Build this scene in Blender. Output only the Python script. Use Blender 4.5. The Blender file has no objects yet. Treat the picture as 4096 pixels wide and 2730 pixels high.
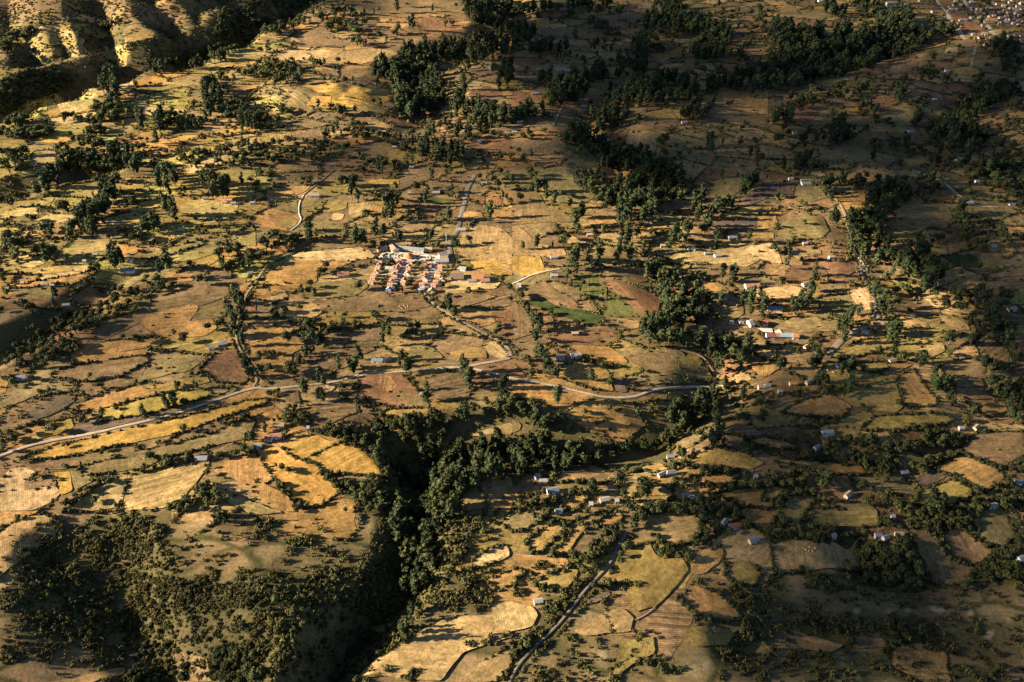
import bpy, math, random
import numpy as np
from mathutils import Vector, Matrix, geometry

# ---------------------------------------------------------------- camera, light, exposure
scene = bpy.context.scene
COL = scene.collection
random.seed(7); RNG = np.random.default_rng(7)
CAMZ, PITCH, FPX = 430.0, 34.8, 3400.0            # height over the village, degrees below horizontal, focal length in photo pixels
SUN_EL, SUN_DY = 18.5, 0.04
cd = bpy.data.cameras.new('camera'); cam = bpy.data.objects.new('camera', cd); COL.objects.link(cam)
cam.location = (0, 0, CAMZ); cam.rotation_euler = (math.radians(90-PITCH), 0, 0)
cd.sensor_width = 36.0; cd.lens = 36.0*FPX/4096.0; cd.clip_start = 1.0; cd.clip_end = 40000.0
scene.camera = cam
world = bpy.data.worlds.new('World'); scene.world = world; world.use_nodes = True
wn = world.node_tree.nodes; wl = world.node_tree.links
sky = wn.new('ShaderNodeTexSky'); sky.sky_type = 'NISHITA'; sky.sun_disc = False
sky.sun_elevation = math.radians(SUN_EL); sky.sun_rotation = math.radians(-90)
sky.altitude = 2200; sky.air_density = 0.6; sky.dust_density = 0.5
bg = wn['Background']; bg.inputs[1].default_value = 0.05
wl.new(sky.outputs[0], bg.inputs[0])
sd = bpy.data.lights.new('sun', 'SUN'); sun = bpy.data.objects.new('sun', sd); COL.objects.link(sun)
sd.energy = 5.0; sd.angle = math.radians(0.5); sd.color = (1.0, 0.875, 0.66)
e = math.radians(SUN_EL)
SUNV = Vector((-math.cos(e), -math.cos(e)*SUN_DY, math.sin(e))).normalized()      # towards the sun
sun.rotation_euler = SUNV.to_track_quat('Z', 'Y').to_euler(); sun.location = (-800, 600, 700)
scene.view_settings.view_transform = 'Standard'; scene.view_settings.look = 'None'
scene.view_settings.exposure = 2.0; scene.view_settings.gamma = 1.0
scene.render.engine = 'CYCLES'
scene.cycles.use_denoising = True; scene.cycles.max_bounces = 5; scene.cycles.diffuse_bounces = 2
scene.cycles.transparent_max_bounces = 24; scene.cycles.caustics_reflective = False; scene.cycles.caustics_refractive = False

# ---------------------------------------------------------------- photo points to rays
_p = math.radians(PITCH)
def rays(uv):                                     # uv in the 2353 x 1568 overview of the photo
    uv = np.atleast_2d(np.asarray(uv, float)); n = uv*1.7407
    a = (n[:, 0]-2048.0)/FPX; b = -(n[:, 1]-1365.0)/FPX
    d = np.stack([a, math.cos(_p)+b*math.sin(_p), b*math.cos(_p)-math.sin(_p)], 1)
    return d/np.linalg.norm(d, axis=1)[:, None]
def flat(uv, z=0.0):
    d = rays(uv); t = (z-CAMZ)/np.minimum(d[:, 2], -0.02)
    return np.stack([d[:, 0]*t, d[:, 1]*t], 1)
def pts(s):
    return np.array([[float(q) for q in p.split(',')] for p in s.split()])
def T(r, c, xy): return np.stack([588.3*c+xy[:, 0]/3.997, 392.35*r+xy[:, 1]/3.997], 1)
def V(xy): return np.stack([(1440+xy[:, 0]*.2296)/1.7407, (960+xy[:, 1]*.2296)/1.7407], 1)

# ---------------------------------------------------------------- terrain
def axis(a, b, step, far, g=1.16):
    v = [a]
    while v[-1] < b: v.append(v[-1]+step)
    s = step
    while v[-1] < far: s *= g; v.append(v[-1]+s)
    return v
ys = np.array(axis(110, 720, 3.0, 721, 1.0001)); ys = np.concatenate([ys, np.array(axis(ys[-1]+3.5, 2500, 4.0, 14000))])
xp = np.array(axis(0, 1450, 4.0, 12000)); xs = np.concatenate([-xp[:0:-1], xp])
XX, YY = np.meshgrid(xs, ys)
def vnoise(x, y, L, seed):
    r = np.random.default_rng(seed); N = 256; g = r.random((N, N))
    u = x/L; v = y/L; i = np.floor(u).astype(int); j = np.floor(v).astype(int); fu = u-i; fv = v-j
    fu = fu*fu*(3-2*fu); fv = fv*fv*(3-2*fv)
    G = lambda a, b: g[a % N, b % N]
    return (G(i, j)*(1-fu)+G(i+1, j)*fu)*(1-fv)+(G(i, j+1)*(1-fu)+G(i+1, j+1)*fu)*fv-0.5
def seg_dist(line, w):                            # distance to a polyline and the value carried along it
    D = np.full(XX.shape, 1e9); P = np.zeros(XX.shape)
    x0, y0 = line[:, :2].min(0)-w*1.6; x1, y1 = line[:, :2].max(0)+w*1.6
    ia, ib = np.searchsorted(ys, [y0, y1]); ja, jb = np.searchsorted(xs, [x0, x1])
    sx = XX[ia:ib, ja:jb]; sy = YY[ia:ib, ja:jb]; d = np.full(sx.shape, 1e9); p = np.zeros(sx.shape)
    for (ax, ay, av), (bx, by, bv) in zip(line[:-1], line[1:]):
        L2 = (bx-ax)**2+(by-ay)**2+1e-9
        t = np.clip(((sx-ax)*(bx-ax)+(sy-ay)*(by-ay))/L2, 0, 1)
        q = np.hypot(sx-ax-t*(bx-ax), sy-ay-t*(by-ay)); m = q < d
        d = np.where(m, q, d); p = np.where(m, av+t*(bv-av), p)
    D[ia:ib, ja:jb] = d; P[ia:ib, ja:jb] = p
    return D, P
far = np.clip((YY-900)/1200, 0, 1)
H = 9*vnoise(XX, YY, 260, 1)*(0.5+1.3*far)+5*vnoise(XX, YY, 110, 2)+2.2*vnoise(XX, YY, 38, 3)+0.8*vnoise(XX, YY, 13, 4)
b_ = np.exp(-((XX+760)/300)**2-((YY-1900)/300)**2)          # hillside beyond the gorge, cut into spurs
sp_ = np.abs(np.sin((XX+.35*YY+30*vnoise(XX, YY, 120, 21))/58))
H += 105*b_-26*(1-sp_)**1.5*np.clip(b_*2.2, 0, 1)*np.clip((1850-YY)/200, 0, 1)
b_ = np.exp(-((XX+230)/230)**2-((YY-1950)/170)**2); H += 45*b_
# hollow (+) or ridge (-): photo points with depth, half width, sharpness
LINES = [
 ('-260,330,66 0,250,66 40,226,66 90,222,66 150,180,64 230,178,62 300,144,60 380,140,58 450,102,56 510,98,54 560,70,52 650,38,48 800,-10,40', 70, 1.1),
 ('-60,448,30 30,436,30 80,420,10 130,402,10 180,390,24 235,378,14', 34, 1.0),
 ('860,985,6 905,1030,11 950,1080,15 965,1180,16 950,1280,17 930,1360,15 860,1450,19 790,1530,22 740,1640,23 700,1800,23', 24, 0.95),
 ('235,1205,6 270,1270,13 290,1330,14 320,1440,15 380,1560,16 420,1680,16', 27, 1.0),
 ('130,1290,12 150,1330,10 190,1420,7 230,1520,6', 30, 1.1),
 ('1640,900,8 1570,985,16 1480,1035,18 1380,1055,18 1250,1055,20 1100,1050,24 990,1080,30', 40, 1.1),
 ('1640,900,8 1655,830,8 1610,745,8 1550,690,8 1500,625,7 1445,565,3', 44, 1.2),
 ('205,30,5 225,90,18 240,140,34 250,165,46', 42, 1.1), ('345,30,8 365,80,22 395,120,40', 46, 1.1), ('50,90,6 72,140,22 90,190,42', 40, 1.1), ('140,95,6 150,140,20 160,172,38', 34, 1.1), ('470,-10,16 500,40,28 530,75,36', 60, 1.1),
 ('1620,440,10 1520,440,18 1440,420,20 1385,345,18 1345,290,16 1440,190,15 1540,120,12', 62, 1.2),
 ('1010,300,14 940,245,22 950,185,24 1090,130,26 1190,70,22 1090,-20,20', 85, 1.3),
 ('1760,190,16 1900,165,26 2040,120,26 2180,75,12', 100, 1.2),
 ('2260,350,16 2190,285,20 2230,235,18 2330,205,10', 70, 1.2),
 ('-40,850,16 60,800,18 160,740,14 260,665,10 330,625,5', 36, 1.1),
 ('1960,520,6 2050,640,8 2120,700,6', 45, 1.2),
 ('700,215,-16 780,222,-18 870,225,-16', 95, 0.7),
 ('1900,1060,8 2100,1090,9 2230,1000,8 2353,900,8', 34, 1.1),
 ('1700,1480,9 1900,1470,12 2100,1500,12 2360,1520,12', 26, 1.0),
 ('1960,1250,8 2020,1330,9 2120,1340,9 2240,1290,8', 26, 1.1),
 ('600,1440,-12 660,1480,-14 690,1580,-14', 42, 1.0), ('480,1230,-6 600,1300,-8 640,1380,-8', 60, 1.0),
]
for li, (s, w, k) in enumerate(LINES):
    a = pts(s); ln = np.array([[*flat(q[:2], -.75*q[2] if q[2] > 0 and li > 1 else 0)[0], q[2]] for q in a])
    D, P = seg_dist(ln, w); D = D*(1+0.45*vnoise(XX, YY, 45, 11)); f = np.clip(1-D/w, 0, 1)
    f = np.where(k >= 1, f**k*(1+0.25*f*(1-f)), np.minimum(1, f/k)); H -= P*f*(1+.22*vnoise(XX, YY, 24, 12)+.12*vnoise(XX, YY, 11, 13))
yi = ys; H[(YY > 3200)] += 0
NX, NY = len(xs), len(ys)
def hz(x, y):
    x = np.asarray(x, float); y = np.asarray(y, float)
    j = np.clip(np.searchsorted(xs, x)-1, 0, NX-2); i = np.clip(np.searchsorted(ys, y)-1, 0, NY-2)
    u = np.clip((x-xs[j])/(xs[j+1]-xs[j]), 0, 1); v = np.clip((y-ys[i])/(ys[i+1]-ys[i]), 0, 1)
    return (H[i, j]*(1-u)+H[i, j+1]*u)*(1-v)+(H[i+1, j]*(1-u)+H[i+1, j+1]*u)*v
def ground(uv, lift=0.0):                         # where the ray through a photo point meets the ground (raised by lift)
    d = rays(uv); N = len(d); lift = np.broadcast_to(np.asarray(lift, float), (N,)); out = np.zeros((N, 3))
    S = np.arange(380, 5200, 5.0)
    for a in range(0, N, 800):
        dd = d[a:a+800]; lf = lift[a:a+800]
        X = dd[:, :1]*S; Y = dd[:, 1:2]*S; Z = CAMZ+dd[:, 2:]*S
        below = Z < hz(X, Y)+lf[:, None]; k = np.where(below.any(1), below.argmax(1), len(S)-1)
        hi = S[k]; lo = hi-5
        for _ in range(10):
            m = (lo+hi)/2; b = CAMZ+dd[:, 2]*m < hz(dd[:, 0]*m, dd[:, 1]*m)+lf
            hi = np.where(b, m, hi); lo = np.where(b, lo, m)
        x = dd[:, 0]*hi; y = dd[:, 1]*hi; out[a:a+800] = np.stack([x, y, hz(x, y)], 1)
    return out
def inside(p, poly):
    x, y = p[:, 0], p[:, 1]; r = np.zeros(len(p), bool); n = len(poly)
    for i in range(n):
        x1, y1 = poly[i]; x2, y2 = poly[(i+1) % n]
        if y1 != y2:
            r ^= ((y1 > y) != (y2 > y)) & (x < (x2-x1)*(y-y1)/(y2-y1)+x1)
    return r

# ---------------------------------------------------------------- materials
def mat(name, rough=0.9, spec=0.1):
    m = bpy.data.materials.new(name); m.use_nodes = True
    b = m.node_tree.nodes['Principled BSDF']; b.inputs['Roughness'].default_value = rough; b.inputs['Specular IOR Level'].default_value = spec
    return m, m.node_tree.nodes, m.node_tree.links, b
def node(ns, t, **kw):
    n = ns.new(t)
    for k, v in kw.items():
        if k.startswith('i_'): n.inputs[int(k[2:]) if k[2:].isdigit() else k[2:]].default_value = v
        else: setattr(n, k, v)
    return n
def noise(ns, ls, vec, scale, detail=4, rough=0.6):
    n = node(ns, 'ShaderNodeTexNoise'); n.inputs['Scale'].default_value = scale; n.inputs['Detail'].default_value = detail; n.inputs['Roughness'].default_value = rough
    if vec: ls.new(vec, n.inputs['Vector'])
    return n.outputs['Fac']
def ramp(ns, ls, fac, *st):
    r = node(ns, 'ShaderNodeValToRGB'); el = r.color_ramp.elements
    while len(el) < len(st): el.new(0.5)
    for q, (p, c) in zip(el, st): q.position = p; q.color = (*c, 1) if len(c) == 3 else c
    ls.new(fac, r.inputs[0]); return r.outputs[0]
def mix(ns, ls, a, b, fac, mode='MIX'):
    m = node(ns, 'ShaderNodeMix', data_type='RGBA', blend_type=mode)
    for s, v in ((m.inputs[0], fac), (m.inputs[6], a), (m.inputs[7], b)):
        if hasattr(v, 'node'): ls.new(v, s)
        else: s.default_value = v if not isinstance(v, tuple) or len(v) == 4 else (*v, 1)
    return m.outputs[2]
def grey(v): return (v, v, v)
def mapping(ns, ls, vec, scale, rot=0.0):
    m = node(ns, 'ShaderNodeMapping'); m.inputs['Scale'].default_value = scale; m.inputs['Rotation'].default_value = (0, 0, rot)
    ls.new(vec, m.inputs['Vector']); return m.outputs[0]

def terrain_material():
    m, ns, ls, b = mat('dry_highland_ground', 0.95, 0.05)
    co = node(ns, 'ShaderNodeTexCoord').outputs['Object']; flatco = mapping(ns, ls, co, (1, 1, 0))
    warp = node(ns, 'ShaderNodeTexNoise', i_Scale=0.012, i_Detail=3); ls.new(flatco, warp.inputs['Vector'])
    w = mix(ns, ls, flatco, warp.outputs['Color'], 1.0, 'ADD'); 
    vm = node(ns, 'ShaderNodeVectorMath', operation='MULTIPLY_ADD'); ls.new(warp.outputs['Color'], vm.inputs[0]); vm.inputs[1].default_value = (60, 60, 0); ls.new(flatco, vm.inputs[2])
    pc = mapping(ns, ls, vm.outputs[0], (0.016, 0.028, 0), 0.30)
    vo = node(ns, 'ShaderNodeTexVoronoi', voronoi_dimensions='2D', feature='F1', i_Scale=1.0); ls.new(pc, vo.inputs['Vector'])
    ve = node(ns, 'ShaderNodeTexVoronoi', voronoi_dimensions='2D', feature='DISTANCE_TO_EDGE', i_Scale=1.0); ls.new(pc, ve.inputs['Vector'])
    sp = node(ns, 'ShaderNodeSeparateColor'); ls.new(vo.outputs['Color'], sp.inputs[0])
    big = noise(ns, ls, flatco, 0.006, 5); med = noise(ns, ls, flatco, 0.05, 6, 0.65); fine = noise(ns, ls, flatco, 0.45, 4, 0.7)
    base = ramp(ns, ls, big, (0.30, (.155, .125, .048)), (0.5, (.235, .165, .078)), (0.7, (.30, .185, .095)))
    cell = ramp(ns, ls, sp.outputs[0], (0.0, (.17, .130, .052)), (0.2, (.40, .235, .09)), (0.36, (.27, .148, .085)), (0.5, (.42, .25, .125)), (0.65, (.235, .165, .07)), (0.8, (.36, .20, .10)), (0.92, (.28, .175, .10)), (1.0, (.48, .31, .145)))
    c = mix(ns, ls, base, cell, 0.3)
    furr = noise(ns, ls, mapping(ns, ls, flatco, (0.03, 0.5, 0), 0.5), 1.0, 3)
    c = mix(ns, ls, c, ramp(ns, ls, furr, (0.3, grey(.82)), (0.7, grey(1.12))), 1.0, 'MULTIPLY')
    edge = ramp(ns, ls, ve.outputs['Distance'], (0.02, grey(1)), (0.085, grey(0)))
    en = mix(ns, ls, edge, ramp(ns, ls, med, (0.36, grey(.25)), (0.52, grey(1))), 1.0, 'MULTIPLY')
    c = mix(ns, ls, c, (.06, .058, .02, 1), en)
    c = mix(ns, ls, c, ramp(ns, ls, med, (0.3, (.52, .51, .45)), (0.62, grey(1.2))), 1.0, 'MULTIPLY')
    c = mix(ns, ls, c, ramp(ns, ls, fine, (0.3, grey(.68)), (0.7, grey(1.25))), 1.0, 'MULTIPLY')
    at = node(ns, 'ShaderNodeAttribute', attribute_name='cover')           # how much scrub grows here, and bare rock
    sc = node(ns, 'ShaderNodeSeparateColor'); ls.new(at.outputs['Color'], sc.inputs[0])
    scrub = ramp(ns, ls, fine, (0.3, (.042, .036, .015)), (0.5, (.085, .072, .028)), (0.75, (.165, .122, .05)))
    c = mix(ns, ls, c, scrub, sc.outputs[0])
    rock = ramp(ns, ls, med, (0.35, (.22, .15, .075)), (0.6, (.50, .36, .185)))
    c = mix(ns, ls, c, rock, sc.outputs[1])
    ls.new(c, b.inputs['Base Color'])
    bp = node(ns, 'ShaderNodeBump', i_Strength=0.6, i_Distance=1.2); ls.new(med, bp.inputs['Height'])
    bp2 = node(ns, 'ShaderNodeBump', i_Strength=0.5, i_Distance=0.5); ls.new(fine, bp2.inputs['Height']); ls.new(bp.outputs[0], bp2.inputs['Normal'])
    ls.new(bp2.outputs[0], b.inputs['Normal'])
    return m
def field_material(name, striped):
    m, ns, ls, b = mat(name, 0.95, 0.05)
    oi = node(ns, 'ShaderNodeObjectInfo'); uv = node(ns, 'ShaderNodeUVMap'); uv = uv.outputs[0]
    rnd = node(ns, 'ShaderNodeVectorMath', operation='SCALE'); rnd.inputs[0].default_value = (900, 700, 0); ls.new(oi.outputs['Random'], rnd.inputs['Scale'])
    ad = node(ns, 'ShaderNodeVectorMath', operation='ADD'); ls.new(uv, ad.inputs[0]); ls.new(rnd.outputs[0], ad.inputs[1]); q = ad.outputs[0]
    big = noise(ns, ls, q, 0.02, 4); med = noise(ns, ls, q, 0.15, 6, .72); fine = noise(ns, ls, q, 0.42, 5, .8)
    streak = noise(ns, ls, mapping(ns, ls, q, (0.022, 0.38, 1)), 1.0, 3, .6)
    c = mix(ns, ls, oi.outputs['Color'], ramp(ns, ls, big, (0.3, (.72, .74, .70)), (0.7, (1.22, 1.16, 1.10))), 1.0, 'MULTIPLY')
    c = mix(ns, ls, c, ramp(ns, ls, med, (0.34, (.50, .52, .46)), (0.64, (1.24, 1.21, 1.18))), 1.0, 'MULTIPLY')
    wv = node(ns, 'ShaderNodeTexWave', wave_type='BANDS', bands_direction='Y', i_Scale=0.23, i_Distortion=3.5, i_Detail=2); wv.inputs['Detail Scale'].default_value = .6; ls.new(q, wv.inputs['Vector'])
    kk = .26 if striped else .10
    c = mix(ns, ls, c, ramp(ns, ls, wv.outputs['Fac'], (0.25, grey(1-kk)), (0.75, grey(1+kk*.8))), 1.0, 'MULTIPLY')
    k = 0.45 if striped else 0.20
    c = mix(ns, ls, c, ramp(ns, ls, streak, (0.36, grey(1-k)), (0.64, grey(1+k*.7))), 1.0, 'MULTIPLY')
    c = mix(ns, ls, c, ramp(ns, ls, fine, (0.3, grey(.52)), (0.7, grey(1.34))), 1.0, 'MULTIPLY')
    weeds = ramp(ns, ls, noise(ns, ls, q, 0.16, 6, .7), (0.58, grey(0)), (0.70, grey(.85)))
    c = mix(ns, ls, c, (.10, .085, .03, 1), weeds)
    ls.new(c, b.inputs['Base Color'])
    bp = node(ns, 'ShaderNodeBump', i_Strength=0.6, i_Distance=0.5); ls.new(fine, bp.inputs['Height']); ls.new(bp.outputs[0], b.inputs['Normal'])
    return m
def road_material(name, a, c2):
    m, ns, ls, b = mat(name, 0.9, 0.1)
    co = node(ns, 'ShaderNodeTexCoord').outputs['Object']
    c = mix(ns, ls, a, c2, ramp(ns, ls, noise(ns, ls, co, 0.25, 6, .7), (0.35, grey(0)), (0.65, grey(1))))
    c = mix(ns, ls, c, ramp(ns, ls, noise(ns, ls, co, 0.04, 3), (0.3, grey(.7)), (0.7, grey(1.15))), 1.0, 'MULTIPLY')
    ls.new(c, b.inputs['Base Color']); return m
def leaf_material():
    m, ns, ls, b = mat('foliage', 0.75, 0.15)
    at = node(ns, 'ShaderNodeAttribute', attribute_name='tint'); oi = node(ns, 'ShaderNodeObjectInfo')
    c = mix(ns, ls, at.outputs['Color'], ramp(ns, ls, oi.outputs['Random'], (0.0, (.72, .80, .80)), (0.5, (1, 1, 1)), (1.0, (1.35, 1.18, .95))), 1.0, 'MULTIPLY')
    ls.new(c, b.inputs['Base Color'])
    tr = node(ns, 'ShaderNodeBsdfTranslucent'); ls.new(c, tr.inputs[0])
    mx = node(ns, 'ShaderNodeMixShader'); mx.inputs[0].default_value = 0.2
    out = ns['Material Output']; ls.new(b.outputs[0], mx.inputs[1]); ls.new(tr.outputs[0], mx.inputs[2]); ls.new(mx.outputs[0], out.inputs[0])
    return m
def plain_material(name, col, rough=0.8, var=0.18, scale=0.8, spec=0.2, metal=0.0):
    m, ns, ls, b = mat(name, rough, spec); co = node(ns, 'ShaderNodeTexCoord').outputs['Object']
    n = noise(ns, ls, co, scale, 5, .65); oi = node(ns, 'ShaderNodeObjectInfo')
    c = mix(ns, ls, (*col, 1), ramp(ns, ls, n, (0.3, grey(1-var)), (0.7, grey(1+var))), 1.0, 'MULTIPLY')
    c = mix(ns, ls, c, ramp(ns, ls, oi.outputs['Random'], (0, (.84, .84, .86)), (1, (1.12, 1.1, 1.06))), 1.0, 'MULTIPLY')
    ls.new(c, b.inputs['Base Color']); b.inputs['Metallic'].default_value = metal; return m

M_TERRAIN = terrain_material(); M_FIELD = field_material('field_stubble', False); M_ROWS = field_material('field_furrows', True)
M_GRAVEL = road_material('gravel_road', (.54, .42, .29, 1), (.38, .285, .19, 1)); M_DIRT = road_material('dirt_track', (.33, .245, .15, 1), (.22, .165, .10, 1))
M_GREYDIRT = road_material('grey_dirt', (.23, .185, .14, 1), (.15, .12, .09, 1)); M_STREET = road_material('grey_street', (.42, .355, .315, 1), (.34, .285, .25, 1)); M_PAVED = road_material('pale_paving', (.68, .56, .45, 1), (.55, .45, .36, 1))
M_LEAF = leaf_material(); M_BARK = plain_material('bark', (.20, .155, .11), .9)
ROOFS = {'R': plain_material('terracotta_roof', (.41, .20, .135), .8), 'G': plain_material('grey_blue_tin', (.20, .215, .225), .75, .25, .8, .15), 'W': plain_material('bright_tin', (.32, .30, .27), .75, .25, .8, .15),
         'T': plain_material('thatch', (.40, .29, .17), .95), 'O': plain_material('orange_roof', (.55, .22, .09), .8), 'B': plain_material('brown_rusty_tin', (.21, .14, .105), .8), 'C': plain_material('pale_teal_tin', (.36, .47, .47), .5),
         'K': plain_material('dark_red_tin', (.25, .09, .065), .6), 'N': plain_material('brown_tin', (.24, .10, .075), .6)}
WALLS = {'c': plain_material('cream_plaster', (.70, .57, .40), .9), 'w': plain_material('white_plaster', (.80, .78, .74), .9, .06), 'm': plain_material('mud_plaster', (.42, .29, .19), .95), 'g': plain_material('grey_wall', (.42, .40, .37), .9), 'o': plain_material('orange_plaster', (.72, .44, .24), .9), 'b': plain_material('blue_plaster', (.16, .24, .58), .8), 'p': plain_material('pink_plaster', (.66, .47, .37), .9)}
M_DOOR = plain_material('dark_door', (.07, .055, .045), .6); M_STRAW = plain_material('straw', (.58, .36, .18), .95); M_POLE = plain_material('pale_pole', (.7, .68, .62), .6); M_STONE = plain_material('pale_stone', (.62, .52, .38), .95, .3, .3)

# ---------------------------------------------------------------- small helpers
def mesh_obj(name, verts, faces, m, parent=None, smooth=False):
    me = bpy.data.meshes.new(name); me.from_pydata([tuple(v) for v in verts], [], [tuple(f) for f in faces]); me.materials.append(m)
    if smooth: me.polygons.foreach_set('use_smooth', [True]*len(me.polygons))
    me.update(); o = bpy.data.objects.new(name, me); COL.objects.link(o)
    if parent: o.parent = parent
    return o
def np_mesh(name, v, tris, m, tint=None, quads=None):
    me = bpy.data.meshes.new(name); nt = 0 if tris is None else len(tris); nq = 0 if quads is None else len(quads)
    me.vertices.add(len(v)); me.vertices.foreach_set('co', np.asarray(v, np.float32).ravel())
    loops = np.concatenate(([np.asarray(tris).ravel()] if nt else [])+([np.asarray(quads).ravel()] if nq else [])).astype(np.int32)
    me.loops.add(len(loops)); me.loops.foreach_set('vertex_index', loops); me.polygons.add(nt+nq)
    st = np.concatenate([np.arange(nt)*3, nt*3+np.arange(nq)*4]).astype(np.int32); me.polygons.foreach_set('loop_start', st)
    me.materials.append(m); me.update(calc_edges=True)
    if tint is not None:
        a = me.color_attributes.new('tint', 'FLOAT_COLOR', 'POINT'); c = np.ones((len(v), 4), np.float32); c[:, :3] = tint; a.data.foreach_set('color', c.ravel())
    return me
def tag(o, label=None, cat=None, group=None, kind=None):
    for k, v in (('label', label), ('category', cat), ('group', group), ('kind', kind)):
        if v: o[k] = v
    return o
def empty(name, loc, rz=0.0, label=None, cat=None, group=None):
    o = bpy.data.objects.new(name, None); COL.objects.link(o); o.location = loc; o.rotation_euler = (0, 0, rz); o.empty_display_size = 1
    return tag(o, label, cat, group)

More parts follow.
